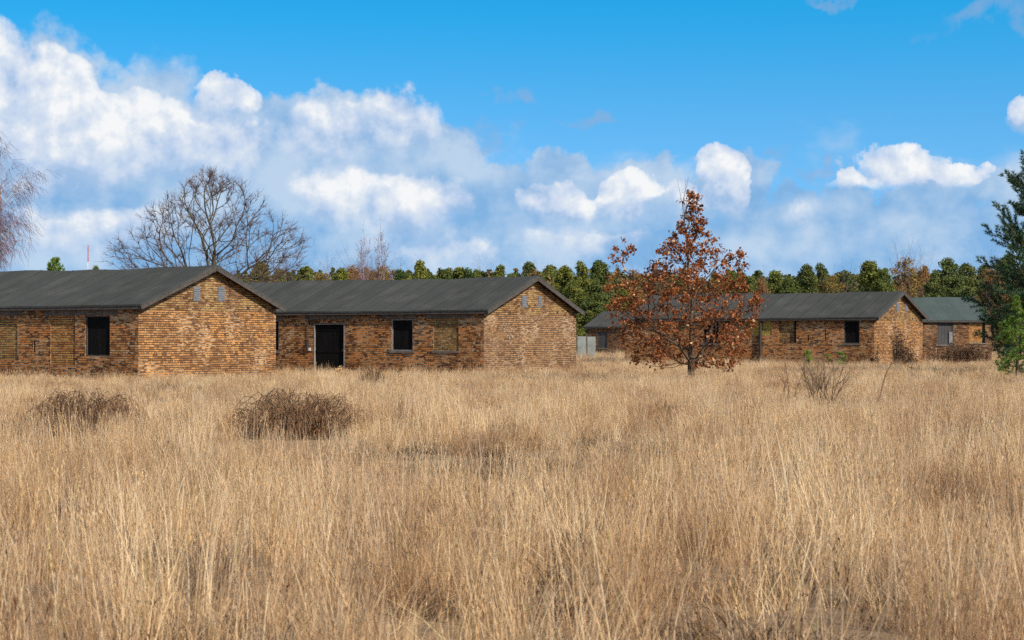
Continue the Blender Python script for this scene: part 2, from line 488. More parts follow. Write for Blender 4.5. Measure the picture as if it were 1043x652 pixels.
M['brick_olive'] = brick_mat('brick_infill_mossy', [(0.0, (0.13, 0.075, 0.03)), (0.4, (0.28, 0.165, 0.06)), (0.7, (0.40, 0.235, 0.08)), (1.0, (0.46, 0.31, 0.12))],
                             (0.38, 0.31, 0.19), (0.50, 0.20, 0.06), 0.5, dark_amt=0.2, seed=29.0, mw=0.26)
M['brick_yellow'] = brick_mat('brick_infill_yellow', [(0.0, (0.30, 0.20, 0.04)), (0.5, (0.52, 0.36, 0.07)), (1.0, (0.60, 0.44, 0.12))],
                              (0.5, 0.4, 0.16), None, dark_amt=0.1, seed=33.0)
M['brick_dark'] = brick_mat('brick_dark', [(0.0, (0.03, 0.018, 0.014)), (0.35, (0.10, 0.048, 0.026)), (0.7, (0.19, 0.09, 0.04)), (1.0, (0.30, 0.17, 0.08))],
                            (0.22, 0.17, 0.12), (0.36, 0.15, 0.05), 0.6, dark_amt=0.9, seed=41.0)
M['felt'] = felt_mat('roof_felt', (0.046, 0.046, 0.041), (0.074, 0.073, 0.066), (0.105, 0.10, 0.085))
M['felt_green'] = felt_mat('roof_felt_green', (0.056, 0.074, 0.068), (0.072, 0.092, 0.085), (0.10, 0.11, 0.095), 4.0)
M['wood_dark'] = bumpy_mat('tarred_wood', (0.022, 0.018, 0.016), (0.055, 0.045, 0.038), 6.0, 0.75, 0.25, stretch=(1, 1, 4))
M['barge'] = bumpy_mat('bargeboard_wood', (0.045, 0.038, 0.034), (0.11, 0.09, 0.078), 5.0, 0.8, 0.2)
M['board'] = bumpy_mat('black_board', (0.005, 0.0045, 0.0045), (0.014, 0.0125, 0.012), 2.2, 0.9, 0.06, stretch=(4, 4, 0.6))
M['board_grey'] = bumpy_mat('grey_board', (0.05, 0.046, 0.046), (0.10, 0.092, 0.09), 2.2, 0.85, 0.1, stretch=(4, 4, 0.6))
M['board_light'] = bumpy_mat('light_board', (0.16, 0.15, 0.15), (0.25, 0.235, 0.23), 3.0, 0.7, 0.3)
M['conc'] = bumpy_mat('weathered_concrete', (0.10, 0.085, 0.075), (0.21, 0.185, 0.16), 2.5, 0.9, 0.1)
M['lintel'] = bumpy_mat('sooty_lintel', (0.085, 0.068, 0.055), (0.19, 0.15, 0.12), 2.0, 0.9, 0.1)
M['conc_pale'] = bumpy_mat('pale_concrete', (0.17, 0.18, 0.165), (0.30, 0.31, 0.28), 1.5, 0.9, 0.1)
M['frame'] = bumpy_mat('grey_frame', (0.16, 0.14, 0.13), (0.30, 0.27, 0.25), 5.0, 0.8, 0.2)
M['vent'] = bumpy_mat('grey_vent', (0.12, 0.125, 0.14), (0.20, 0.205, 0.22), 5.0, 0.7, 0.2)
M['metal'] = bumpy_mat('old_pipe', (0.02, 0.018, 0.018), (0.06, 0.05, 0.045), 8.0, 0.6, 0.4)
M['white'] = bumpy_mat('chipped_enamel', (0.45, 0.42, 0.36), (0.6, 0.56, 0.5), 8.0, 0.5, 0.4)
M['bark'] = bumpy_mat('bark', (0.05, 0.038, 0.026), (0.15, 0.12, 0.075), 7.0, 0.95, 0.1, stretch=(2, 2, .5))
M['bark_oak'] = bumpy_mat('oak_bark', (0.06, 0.04, 0.028), (0.15, 0.105, 0.07), 9.0, 0.95, 0.1, stretch=(2, 2, .5))
M['twig'] = bumpy_mat('red_twigs', (0.10, 0.058, 0.052), (0.20, 0.12, 0.105), 3.0, 0.9, 0.1)
M['birch_bark'] = bumpy_mat('birch_bark', (0.30, 0.22, 0.20), (0.66, 0.60, 0.56), 1.6, 0.8, 0.2, stretch=(1, 1, 3))
M['birch_twig'] = bumpy_mat('birch_twigs', (0.13, 0.065, 0.078), (0.26, 0.14, 0.15), 3.0, 0.9, 0.1)
M['bramble'] = bumpy_mat('bramble_cane', (0.11, 0.050, 0.026), (0.33, 0.185, 0.095), 6.0, 0.85, 0.2)
M['stem_brown'] = bumpy_mat('dry_stem', (0.10, 0.065, 0.04), (0.20, 0.13, 0.08), 6.0, 0.9, 0.2)
M['oak_leaf'] = leaf_mat('oak_leaf', [(0.0, (0.09, 0.026, 0.010)), (0.35, (0.20, 0.060, 0.020)), (0.7, (0.34, 0.11, 0.032)), (0.93, (0.52, 0.21, 0.075)), (1.0, (0.66, 0.40, 0.20))], 0.55, 0.2, 0.18, 0.0)
M['needle'] = leaf_mat('pine_needle', [(0.0, (0.018, 0.045, 0.020)), (0.5, (0.042, 0.092, 0.036)), (1.0, (0.09, 0.155, 0.055))], 0.5, 0.12, 0.35, 0.0)
M['needle_young'] = leaf_mat('young_pine_needle', [(0.0, (0.07, 0.14, 0.02)), (0.5, (0.16, 0.26, 0.035)), (1.0, (0.32, 0.40, 0.07))], 0.5, 0.2, 0.3, 0.0)
M['far_pine'] = leaf_mat('far_pine_foliage', [(0.0, (0.04, 0.065, 0.02)), (0.5, (0.10, 0.135, 0.036)), (1.0, (0.21, 0.22, 0.06))], 0.6, 0.12, 0.25, 0.3,
                         [(0.0, (0.75, 0.8, 0.8)), (0.5, (1.2, 1.05, 0.8)), (1.0, (1.7, 1.35, 0.8))])
M['far_light'] = leaf_mat('far_light_foliage', [(0.0, (0.05, 0.075, 0.02)), (0.5, (0.13, 0.16, 0.032)), (1.0, (0.24, 0.25, 0.055))], 0.6, 0.15, 0.25, 0.3,
                          [(0.0, (0.7, 0.85, 0.9)), (1.0, (1.3, 1.1, 0.9))])
M['far_brown'] = leaf_mat('far_brown_foliage', [(0.0, (0.12, 0.065, 0.032)), (0.5, (0.27, 0.145, 0.065)), (1.0, (0.40, 0.25, 0.11))], 0.8, 0.1, 0.1, 0.3,
                          [(0.0, (0.9, 0.85, 0.9)), (0.5, (1.1, 1.05, 0.85)), (1.0, (1.0, 1.3, 0.8))])
M['bush_yellow'] = leaf_mat('bush_yellow', [(0.0, (0.07, 0.06, 0.016)), (0.5, (0.17, 0.15, 0.03)), (1.0, (0.30, 0.25, 0.06))], 0.7, 0.15, 0.2, 0.1)
GR = [(0.0, (0.11, 0.060, 0.034)), (0.2, (0.33, 0.20, 0.10)), (0.45, (0.64, 0.44, 0.235)), (0.7, (0.80, 0.60, 0.35)), (0.94, (0.90, 0.77, 0.54)), (1.0, (0.50, 0.50, 0.15))]
M['grass'] = leaf_mat('dry_grass', GR, 0.6, 0.34, 0.2, 0.0, [(0.0, (0.72, 0.66, 0.66)), (0.3, (0.94, 0.90, 0.90)), (0.7, (1.05, 1.02, 1.0)), (1.0, (1.12, 1.04, 0.88))])
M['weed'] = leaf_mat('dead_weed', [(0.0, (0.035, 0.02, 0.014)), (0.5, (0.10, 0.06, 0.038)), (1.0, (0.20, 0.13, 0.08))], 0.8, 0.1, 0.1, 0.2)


# ------------------------------------------------------------------ ground
def ground_h(x, y):
    return 0.05 * np.sin(x * 0.31 + 1.3) * np.sin(y * 0.17) + 0.04 * np.sin(x * 0.11 + y * 0.23)


def build_ground():
    xs = np.concatenate([np.linspace(-2500, -140, 20), np.linspace(-130, 130, 131), np.linspace(140, 2500, 20)])
    ys = np.concatenate([np.linspace(-400, -12, 10), np.linspace(-10, 250, 131), np.linspace(262, 4000, 26)])
    Xg, Yg = np.meshgrid(xs, ys); Z = ground_h(Xg, Yg) * (np.abs(Xg) < 135) * (Yg < 255) * (Yg > -11)
    V = np.stack([Xg, Yg, Z], -1).reshape(-1, 3); nx = len(xs)
    i = (np.arange(len(ys) - 1)[:, None] * nx + np.arange(nx - 1)[None, :]).ravel()
    Q = np.stack([i, i + 1, i + nx + 1, i + nx], -1)
    m, nt, b = new_mat('ground_litter', 0.95, 0.1)
    tc = nt.nodes.new('ShaderNodeTexCoord'); o = X(nt, tc.outputs['Object'])
    n = noise(nt, o, 0.35, 5, 0.6); n2 = noise(nt, o, 9.0, 4, 0.7)
    col = mixc(nt, (n * 0.7 + n2 * 0.5 - 0.1).smooth(0.3, 0.7), (0.16, 0.10, 0.058), (0.40, 0.27, 0.155))
    L(nt, col, b.inputs['Base Color']); bump(nt, b, n2, 0.8, 0.04)
    tag(link('ground', fast_mesh('ground', V, Q, smooth=True), m), kind='structure')


build_ground()

# ------------------------------------------------------------------ barracks
TH = math.atan(0.636)
GAB = R(20)


def barrack(name, corner, rz, Lg, label, group, spec, W=8.2, He=2.93, rise=1.62, felt='felt', gable='brick_gable_a', long='brick_long', sag=0.0, og=0.36, oe=0.22):
    """corner: the near wall corner; local x runs along the long wall (building lies at x<0), local y along the gable wall"""
    t = empty(name, (*corner, 0.0), rz)
    tag(t, label, 'brick hut', group)
    half = W / 2; slope = rise / (half + oe)
    ztop = He - 0.02
    # --- long front wall at y=0 with real openings
    ops = sorted(spec['openings'], key=lambda o: o['x0'])
    w = MB(); dep = 0.14
    xs = sorted({-Lg, 0.0, *[o['x0'] for o in ops], *[o['x1'] for o in ops]})
    zs = sorted({-0.3, ztop, *[o['z0'] for o in ops], *[o['z1'] for o in ops]})
    for i in range(len(xs) - 1):
        for j in range(len(zs) - 1):
            cx = (xs[i] + xs[i + 1]) / 2; cz = (zs[j] + zs[j + 1]) / 2
            if any(o['x0'] < cx < o['x1'] and o['z0'] < cz < o['z1'] for o in ops): continue
            w.poly([(xs[i], 0, zs[j]), (xs[i + 1], 0, zs[j]), (xs[i + 1], 0, zs[j + 1]), (xs[i], 0, zs[j + 1])])
    for o in ops:
        a, b_, c, d = o['x0'], o['x1'], o['z0'], o['z1']
        w.poly([(a, 0, c), (a, dep, c), (a, dep, d), (a, 0, d)][::-1]); w.poly([(b_, 0, c), (b_, dep, c), (b_, dep, d), (b_, 0, d)])
        w.poly([(a, 0, c), (b_, 0, c), (b_, dep, c), (a, dep, c)]); w.poly([(a, 0, d), (b_, 0, d), (b_, dep, d), (a, dep, d)][::-1])
    w.build('wall', M[long], t)
    w = MB(); w.poly([(0, W, -0.3), (-Lg, W, -0.3), (-Lg, W, ztop), (0, W, ztop)]); w.build('wall', M[long], t)
    # --- gables
    for xg, gm in ((0.0, M[gable]), (-Lg, M[long])):
        zb = He - 0.15
        g = MB(); s = 1 if xg == 0 else -1
        p = [(xg, 0, -0.3), (xg, W, -0.3), (xg, W, zb), (xg, 0, zb)]
        g.poly(p if s > 0 else p[::-1]); g.build('gable_wall', gm, t)
        g = MB(); x2 = xg + 0.004 * s
        zz = He + slope * oe - 0.03
        p = [(x2, 0, zb), (x2, W, zb), (x2, W, zz), (x2, half, zz + slope * half), (x2, 0, zz)]
        g.poly(p if s > 0 else p[::-1]); g.build('gable_peak', M['brick_peak'] if s > 0 and gable != 'brick_gable_d' else gm, t)
    # --- roof: two slopes with sheets, thickness and a slight sag
    r = np.random.default_rng(int(abs(corner[0]) * 10) + 3)
    T_ = 0.07
    rf = MB(); nx = int((Lg + 2 * og) / 0.475); ny = 6
    xr = np.linspace(-Lg - og, og, nx + 1)
    wav = r.normal(0, 0.010, (nx + 1, ny + 1)); wav = (wav + np.roll(wav, 1, 0) + np.roll(wav, -1, 0)) / 1.8
    und = 0.035 * np.sin(xr * 0.45 + 1) + 0.02 * np.sin(xr * 1.7)
    for sgn in (1, -1):
        def P(i, j, dz=0.0):
            f = j / ny; y = -oe + f * (half + oe); z = He + f * rise + T_ + dz + (wav[i, j] if 0 < j < ny else 0) + und[i] * (0.35 + 0.65 * f) - 0.02 * math.sin(f * math.pi)
            return (xr[i], y if sgn > 0 else W - y, z)
        for i in range(nx):
            for j in range(ny):
                q = [P(i, j), P(i + 1, j), P(i + 1, j + 1), P(i, j + 1)]
                uv = [(xr[a], c / ny * 4.6) for a, c in ((i, j), (i + 1, j), (i + 1, j + 1), (i, j + 1))]
                rf.poly(q if sgn > 0 else q[::-1], uv if sgn > 0 else uv[::-1])
            q = [P(i, 0, -T_), P(i + 1, 0, -T_), P(i + 1, 0), P(i, 0)]; rf.poly(q if sgn > 0 else q[::-1])
            q = [P(i, 0, -T_), P(i, ny, -T_), P(i + 1, ny, -T_), P(i + 1, 0, -T_)]; rf.poly(q if sgn > 0 else q[::-1])
        for i in (0, nx):
            for j in range(ny):
                q = [P(i, j, -T_), P(i, j + 1, -T_), P(i, j + 1), P(i, j)]; rf.poly(q)
    ro = rf.build('roof', M[felt], t)
    # seams (welted overlaps) ridge to eave
    sm = MB(); x = og - 0.5
    while x > -Lg and felt == 'felt':
        i = int(np.argmin(abs(xr - x)))
        for sgn in (1, -1):
            for j in range(ny):
                f0, f1 = j / ny, (j + 1) / ny
                def Pp(f, jj):
                    y = -oe + f * (half + oe); z = He + f * rise + T_ + (wav[i, jj] if 0 < jj < ny else 0) + und[i] * (0.35 + 0.65 * f) - 0.02 * math.sin(f * math.pi) + 0.010
                    return (x, y if sgn > 0 else W - y, z)
                sm.prism(Pp(f0, j), Pp(f1, j + 1), 0.05, 0.02)
        x -= 0.95
    if felt == 'felt': sm.build('roof_seam', M[felt], ro)
    # bargeboards on both gables
    for xg in (og - 0.03, -Lg - og + 0.03):
        for sgn in (1, -1):
            y0, y1 = (-oe - 0.03, half) if sgn > 0 else (W + oe + 0.03, half)
            bb = MB(); zz = He + 0.045
            bb.prism((xg, y0, zz - 0.01), (xg, y1, zz + rise), 0.05, 0.17)
            bb.build('bargeboard', M['barge'], t)
            for k in (0.35, 0.7):        # rafters and purlin ends in the shade of the verge
                pass
    for y in (0.10, half - 0.12, W - 0.22):
        pu = MB(); zz = He + (y + oe) * slope if y < half else He + (W + oe - y) * slope
        pu.box(0.0, og - 0.07, y, y + 0.12, zz - 0.16, zz - 0.03); pu.build('purlin_end', M['wood_dark'], t)
    # fascia board and gutter line along the front eave
    fa = MB(); fa.box(-Lg - og + 0.06, og - 0.06, -oe + 0.02, -oe + 0.055, He - 0.11, He + 0.0); fa.build('fascia', M['barge'], t)
    so = MB(); so.box(-Lg, 0.0, -oe + 0.055, -0.003, He - 0.075, He - 0.05); so.build('soffit', M['wood_dark'], t)
    # --- openings
    for o in ops:
        a, b_, c, d = o['x0'], o['x1'], o['z0'], o['z1']; k = o['kind']
        if k in ('window', 'door'):
            p = MB(); nb = max(2, int((b_ - a) / 0.24)); fw = 0.055
            xx = np.linspace(a + fw, b_ - fw, nb + 1)
            for i in range(nb):
                q = 0.004 * (i % 2); p.box(xx[i] + .004, xx[i + 1] - .004, 0.075 + q, 0.10 + q, c + fw, d - fw)
            p.box(a + fw, b_ - fw, 0.112, 0.13, c + fw, d - fw)
            if k == 'door':
                for zc in (c + 0.35, c + 1.0, d - 0.3): p.box(a + fw, b_ - fw, 0.058, 0.074, zc - .05, zc + .05)
            win = p.build(k, M[o.get('mat', 'board')], t)
            f = MB()
            f.box(a, a + fw, -0.012 if k == 'door' else 0.03, 0.12, c, d); f.box(b_ - fw, b_, -0.012 if k == 'door' else 0.03, 0.12, c, d)
            f.box(a + fw, b_ - fw, 0.03, 0.12, d - fw, d)
            if k == 'window': f.box(a + fw, b_ - fw, 0.03, 0.12, c, c + fw)
            f.build('frame', M[o.get('frame', 'barge')], win)
            if k == 'door':
                h = MB(); h.box(b_ - 0.2, b_ - 0.12, 0.03, 0.06, c + 1.0, c + 1.12); h.build('handle', M['metal'], win)
            if o.get('sill', k == 'window'):
                s_ = MB(); s_.box(a - 0.10, b_ + 0.10, -0.055, 0.055, c - 0.09, c - 0.003); s_.build('sill', M['conc'], win)
            if o.get('extra'):
                e = MB(); e.box(b_ - 0.30, b_ - 0.06, -0.02, 0.02, c + 0.10, c + 0.85); e.build('loose_board', M['board_light'], win)
        elif k == 'bricked':
            p = MB(); p.poly([(a, 0.035 + o.get('rec', 0), c), (b_, 0.035 + o.get('rec', 0), c), (b_, 0.035 + o.get('rec', 0), d), (a, 0.035 + o.get('rec', 0), d)])
            bw = p.build('bricked_up_window', M[o.get('mat', 'brick_fill')], t)
            if o.get('sill'):
                s_ = MB(); s_.box(a - 0.06, b_ + 0.06, -0.05, 0.03, c - 0.08, c - 0.003); s_.build('sill', M['conc'], bw)
            if o.get('jamb_shadow'):
                s_ = MB(); s_.box(b_ - 0.13, b_ + 0.0, 0.0, 0.033 + o.get('rec', 0), c + .003, d - .003); s_.build('jamb_shadow', M['board'], bw)  # black strip standing in for the shadow the right jamb casts
        elif k == 'slit':
            p = MB(); p.poly([(a, 0.12, c), (b_, 0.12, c), (b_, 0.12, d), (a, 0.12, d)]); p.build('vent_slit', M['board'], t)
    for (a, b_, z0, z1) in spec.get('lintels', ()):
        l = MB(); l.box(a, b_, -0.018, 0.05, z0, z1); l.build('lintel', M['lintel'], t)
    for (y0, y1, z0, z1) in spec.get('vents', ()):
        v = MB()
        v.box(0.006, 0.028, y0, y1, z0, z1)
        for k in range(6):
            zz = z0 + 0.04 + k * (z1 - z0 - 0.06) / 6; v.box(0.028, 0.045, y0 + .015, y1 - .015, zz, zz + 0.035)
        v.build('gable_vent', M['vent'], t)
    return t


def loc_at(px0, Y, rz, back=0.36, side=0.22):
    """wall corner from the seen roof corner"""
    x, y = px(px0, Y), Y
    ex = np.array([math.cos(rz), math.sin(rz)]); ey = np.array([-math.sin(rz), math.cos(rz)])
    p = np.array([x, y]) - ex * back + ey * side
    return p


def along(corner, rz, pxl):
    """local x on the long wall of a photograph column"""
    k = (pxl - 521.5) / F; c, s = math.cos(rz), math.sin(rz)
    # corner + t*(c,s): X = k*Y
    return (k * corner[1] - corner[0]) / (c - k * s)


def zat(corner, rz, xl, ypx):
    Y = corner[1] + xl * math.sin(rz)
    return CH + (346 - ypx) * Y / F


def ops_from(corner, rz, rows):
    out = []
    for (k, x0, x1, y0, y1, kw) in rows:
        a = along(corner, rz, x0); b_ = along(corner, rz, x1); m = (a + b_) / 2
        out.append(dict(kind=k, x0=a, x1=b_, z0=zat(corner, rz, m, y1), z1=min(zat(corner, rz, m, y0), 2.80), **kw))
    return out


def lint_from(corner, rz, rows):
    out = []
    for (x0, x1, y0, y1) in rows:
        a = along(corner, rz, x0); b_ = along(corner, rz, x1); m = (a + b_) / 2
        out.append((a, b_, zat(corner, rz, m, y1), min(zat(corner, rz, m, y0), 2.84)))
    return out


def vents_from(corner, rz, rows):
    out = []
    for (x0, x1, y0, y1) in rows:
        ey = (-math.sin(rz), math.cos(rz)); ys = []
        for x in (x0, x1):
            k = (x - 521.5) / F; ys.append((k * corner[1] - corner[0]) / (ey[0] - k * ey[1]))
        Y = corner[1] + sum(ys) / 2 * ey[1]
        out.append((ys[0], ys[1], CH + (346 - y1) * Y / F, CH + (346 - y0) * Y / F))
    return out


GRP = 'brick huts with dark felt roofs in the field'
# nearest hut, left
cA = loc_at(144, 71.3, -TH)
specA = dict(openings=ops_from(cA, -TH, [
    ('window', 87, 112, 321.5, 363, dict(sill=False)),
    ('bricked', 51.5, 76.5, 322, 372, {}),
    ('bricked', -2, 17.5, 325, 366, dict(mat='brick_olive')),
    ('slit', 34, 36, 347, 359, {}),
    ('window', -58, -33, 322, 363, {}),
    ('bricked', -100, -76, 322, 363, {})]),
    lintels=lint_from(cA, -TH, [(-6, 23.5, 316.5, 321.8), (45, 119, 315.5, 321.3), (-64, -28, 316, 321.5)]),
    vents=vents_from(cA, -TH, [(196.5, 203.3, 292, 307), (221.8, 228.3, 292, 307)]))
barrack('brick_barrack', cA, -TH, 30, 'nearest brick hut with one black window and a bright warm gable, at the left edge', GRP, specA)
# middle hut
cB = loc_at(497, 83.8, -TH)
specB = dict(openings=ops_from(cB, -TH, [
    ('window', 274, 284, 326, 358, dict(frame='frame')),
    ('door', 319.5, 351, 329.5, 379.5, dict(frame='frame')),
    ('window', 398.5, 420.5, 325, 357.5, dict(frame='frame')),
    ('bricked', 441.5, 467, 325, 357.5, dict(mat='brick_olive', sill=True))]),
    lintels=lint_from(cB, -TH, [(270, 288, 320, 325.3), (311, 360, 319, 325), (389, 425, 319, 324.6), (433, 479, 319, 324.3)]),
    vents=vents_from(cB, -TH, [(531.3, 536, 301.5, 313.5), (548, 551.6, 301.5, 313.5)]))
B = barrack('brick_barrack', cB, -TH, 27, 'long middle brick hut with a tall dark doorway and a pale gable', GRP, specB, gable='brick_gable_b')
# right hut
cD = loc_at(895, 111.0, -TH)
specD = dict(openings=ops_from(cD, -TH, [
    ('window', 859.5, 875.5, 325, 350, {}),
    ('bricked', 793, 811, 326, 349.5, dict(mat='brick_peak', rec=0.05, jamb_shadow=True)),
    ('slit', 822.3, 823.8, 341, 347.5, {}),
    ('bricked', 763, 786, 326.5, 341.5, dict(mat='brick_yellow')),
    ('window', 716, 732, 326, 350, {}),
    ('slit', 840, 841.2, 335, 347.5, {})]),
    lintels=lint_from(cD, -TH, [(775, 816, 322, 325.8), (850, 880, 321.5, 325), (710, 740, 322, 325.8)]),
    vents=vents_from(cD, -TH, [(912.6, 915.6, 308.5, 317), (921.5, 924.4, 308.5, 317)]))
D = barrack('brick_barrack', cD, -TH, 17.0, 'brick hut behind the brown-leaved tree, with a narrow gable and dark window at the right', GRP, specD, gable='brick_gable_a')
# small far hut
rC = -TH
LC = 26
eC = np.array([math.cos(rC), math.sin(rC)])
cC = np.array([px(597, 194), 194.0]) + eC * LC + np.array([0.1, 0.2])
specC = dict(openings=ops_from(cC, rC, [('window', 608.5, 618.5, 338, 354.5, dict(mat='board_grey')), ('window', 640, 648, 338, 354, {})]), lintels=[], vents=[])
barrack('brick_barrack', cC, rC, LC, 'small far hut with a grey shuttered window, left of the brown-leaved tree', GRP, specC, long='brick_dark')
# green-roofed hut at far right (turned almost square to the view)
rE = R(4)
cE = np.array([px(1010, 126.5), 126.5])
specE = dict(openings=ops_from(cE, rE, [
    ('window', 954.5, 971, 327, 351, dict(mat='board_grey', extra=True)),
    ('bricked', 987, 1003.5, 327.5, 349.5, dict(mat='brick_fill', rec=0.05, jamb_shadow=True, sill=True))]),
    lintels=lint_from(cE, rE, [(950, 976, 323, 326.4), (984, 1008, 323, 326.8)]), vents=[])
barrack('brick_barrack', cE, rE, 12.5, 'brick hut with a greenish roof at the right, half hidden by the pines', GRP, specE, felt='felt_green', og=0.1, long='brick_dark')

# old bell / pipe by the middle hut's door (parts of that hut)
xb = along(cB, -TH, 314.5)
Tt = Tubes(); Tt.tube([(xb, -0.05, 1.45), (xb, -0.05, 2.0), (xb + .01, -0.05, 2.75)], [0.018] * 3, 6)
link('pipe', Tt.mesh('pipe'), M['metal'], B)
mb = MB(); mb.box(xb - 0.12, xb + 0.02, -0.14, -0.004, 1.25, 1.5); mb.build('plate_shadow', M['metal'], B)  # dark box standing in for the shadow left of the pale plate
mb = MB(); mb.box(xb + 0.03, xb + 0.13, -0.10, -0.004, 1.12, 1.26); mb.build('enamel_plate', M['white'], B)
# standing rusty post/pipe at the right hut
xd = along(cD, -TH, 775); Tt = Tubes(); Tt.tube([(xd, -0.08, -0.1), (xd, -0.08, 1.5), (xd + .02, -0.08, 2.8)], [0.085, 0.085, 0.085], 8)
link('downpipe', Tt.mesh('downpipe'), M['metal'], D)
# low brick remnant by the right hut's left end: its end gable wall is there already

# concrete slab fence between middle and far hut
Yf = 150.0
fe = empty('concrete_fence', (px(590, Yf), Yf, 0))
tag(fe, 'pale grey concrete slab fence in the gap beside the pale gable', 'fence')
for k in range(3):
    x0 = -0.95 + k * 0.78
    s_ = MB(); s_.box(x0 + .06, x0 + 0.70, -0.04, 0.04, -0.2, 1.95 - 0.03 * k)
    s_.build('slab', M['conc_pale'], fe)
    s_ = MB(); s_.box(x0 - .04, x0 + 0.05, -0.07, 0.07, -0.2, 2.05 - 0.03 * k); s_.build('post', M['conc'], fe)


# ------------------------------------------------------------------ trees grown towards points filling their crown
def grow_to(T, trunk, A, r, r_tip=0.006, expo=2.35, bias=0.35, wob=0.12, rmax=None, skip=0):
    """joins crown points A to the trunk polyline by short natural paths; returns terminal (point, direction)"""
    pts = [np.array(p, float) for p in trunk]; par = [-1] + list(range(len(pts) - 1)); plen = [0.0]
    for i in range(1, len(pts)): plen.append(plen[-1] + np.linalg.norm(pts[i] - pts[i - 1]))
    nt0 = len(pts); base = pts[min(2, nt0 - 1)]
    order = np.argsort(np.linalg.norm(A - base, axis=1))
    Pn = np.zeros((len(A) * 3 + nt0 + 10, 3)); Ln = np.zeros(len(Pn)); Pn[:nt0] = pts; Ln[:nt0] = plen; n = nt0
    for k in order:
        a = A[k]; d = np.linalg.norm(Pn[:n] - a, axis=1)
        low = np.maximum(0, Pn[:n, 2] - a[2] + 0.1) * 0.6         # prefer to come from below
        d2 = d + bias * Ln[:n] + low; d2[:skip] += 50
        j = int(np.argmin(d2)); dj = d[j]
        m = 2 if dj > 0.5 else 1
        for q in range(1, m + 1):
            pt = Pn[j] if q == 1 else Pn[n - 1]
            tgt = Pn[j] + (a - Pn[j]) * q / m + (r.normal(0, wob * dj * 0.5, 3) if q < m else 0)
            if q < m: tgt = tgt + np.array([0, 0, 0.05 * dj])
            Pn[n] = tgt; par.append(j if q == 1 else n - 1); Ln[n] = Ln[par[-1]] + np.linalg.norm(tgt - Pn[par[-1]]); n += 1
    par = np.array(par); Pn = Pn[:n]
    kids = [[] for _ in range(n)]
    for i in range(1, n): kids[par[i]].append(i)
    w = np.zeros(n)
    for i in range(n - 1, -1, -1):
        w[i] = sum(w[c] for c in kids[i]) if kids[i] else r_tip ** expo
    # children always come after parents except along the trunk, where this also holds
    rad = w ** (1 / expo)
    if rmax: rad[:] = np.minimum(rad, rmax)
    # smooth positions a little
    Ps = Pn.copy()
    for it in range(2):
        Q = Ps.copy()
        for i in range(nt0, n):
            if kids[i]:
                c = max(kids[i], key=lambda c: w[c]); Q[i] = 0.5 * Ps[i] + 0.25 * Ps[par[i]] + 0.25 * Ps[c]
        Ps = Q
    tips = []; stack = [0]
    starts = [(None, 0)]
    while starts:
        p0, i = starts.pop(); ch = [] if p0 is None else [p0]
        ch.append(i)
        while kids[i]:
            ks = sorted(kids[i], key=lambda c: -w[c])
            for c in ks[1:]: starts.append((i, c))
            i = ks[0]; ch.append(i)
        rr = rad[ch].copy()
        if p0 is not None: rr[0] = min(rr[0], rr[1] * 1.25)
        rr[-1] = r_tip * 0.6
        T.tube(Ps[ch], rr, 8 if rr[0] > 0.08 else (5 if rr[0] > 0.025 else 3))
        d = Ps[ch[-1]] - Ps[ch[-2]]; tips.append((Ps[ch[-1]], d / (np.linalg.norm(d) + 1e-9), Ps[ch[-3:]]))
    return tips


def fill_crown(r, n, rows, depth=1.0, shell=0.45, voids=0, vr=0.5):
    """rows: (z, left extent, right extent); random points inside that outline, emptier toward the middle"""
    rows = sorted(rows); zz = [q[0] for q in rows]; A = []
    zmax, zmin = zz[-1], zz[0]; Lx = [q[1] for q in rows]; Rx = [q[2] for q in rows]; wmax = max(b - a for a, b in zip(Lx, Rx))
    V = [(r.uniform(min(Lx), max(Rx)), r.uniform(-wmax / 2, wmax / 2) * depth, r.uniform(zmin, zmax), r.uniform(0.6, 1.3) * vr) for _ in range(voids)]
    while len(A) < n:
        z = r.uniform(zmin, zmax); l, q = np.interp(z, zz, Lx), np.interp(z, zz, Rx); c, h = (l + q) / 2, (q - l) / 2
        u, v = r.uniform(-1, 1, 2); m = math.hypot(u, v)
        if m > 1 or r.random() > (q - l) / wmax + 0.1 or (m < 0.75 and r.random() < shell * (1 - m)): continue
        pnt = (c + u * h, v * h * depth, z)
        if any((pnt[0] - a) ** 2 + (pnt[1] - b) ** 2 + (pnt[2] - d) ** 2 < e * e for a, b, d, e in V): continue
        A.append(pnt)
    return np.array(A)


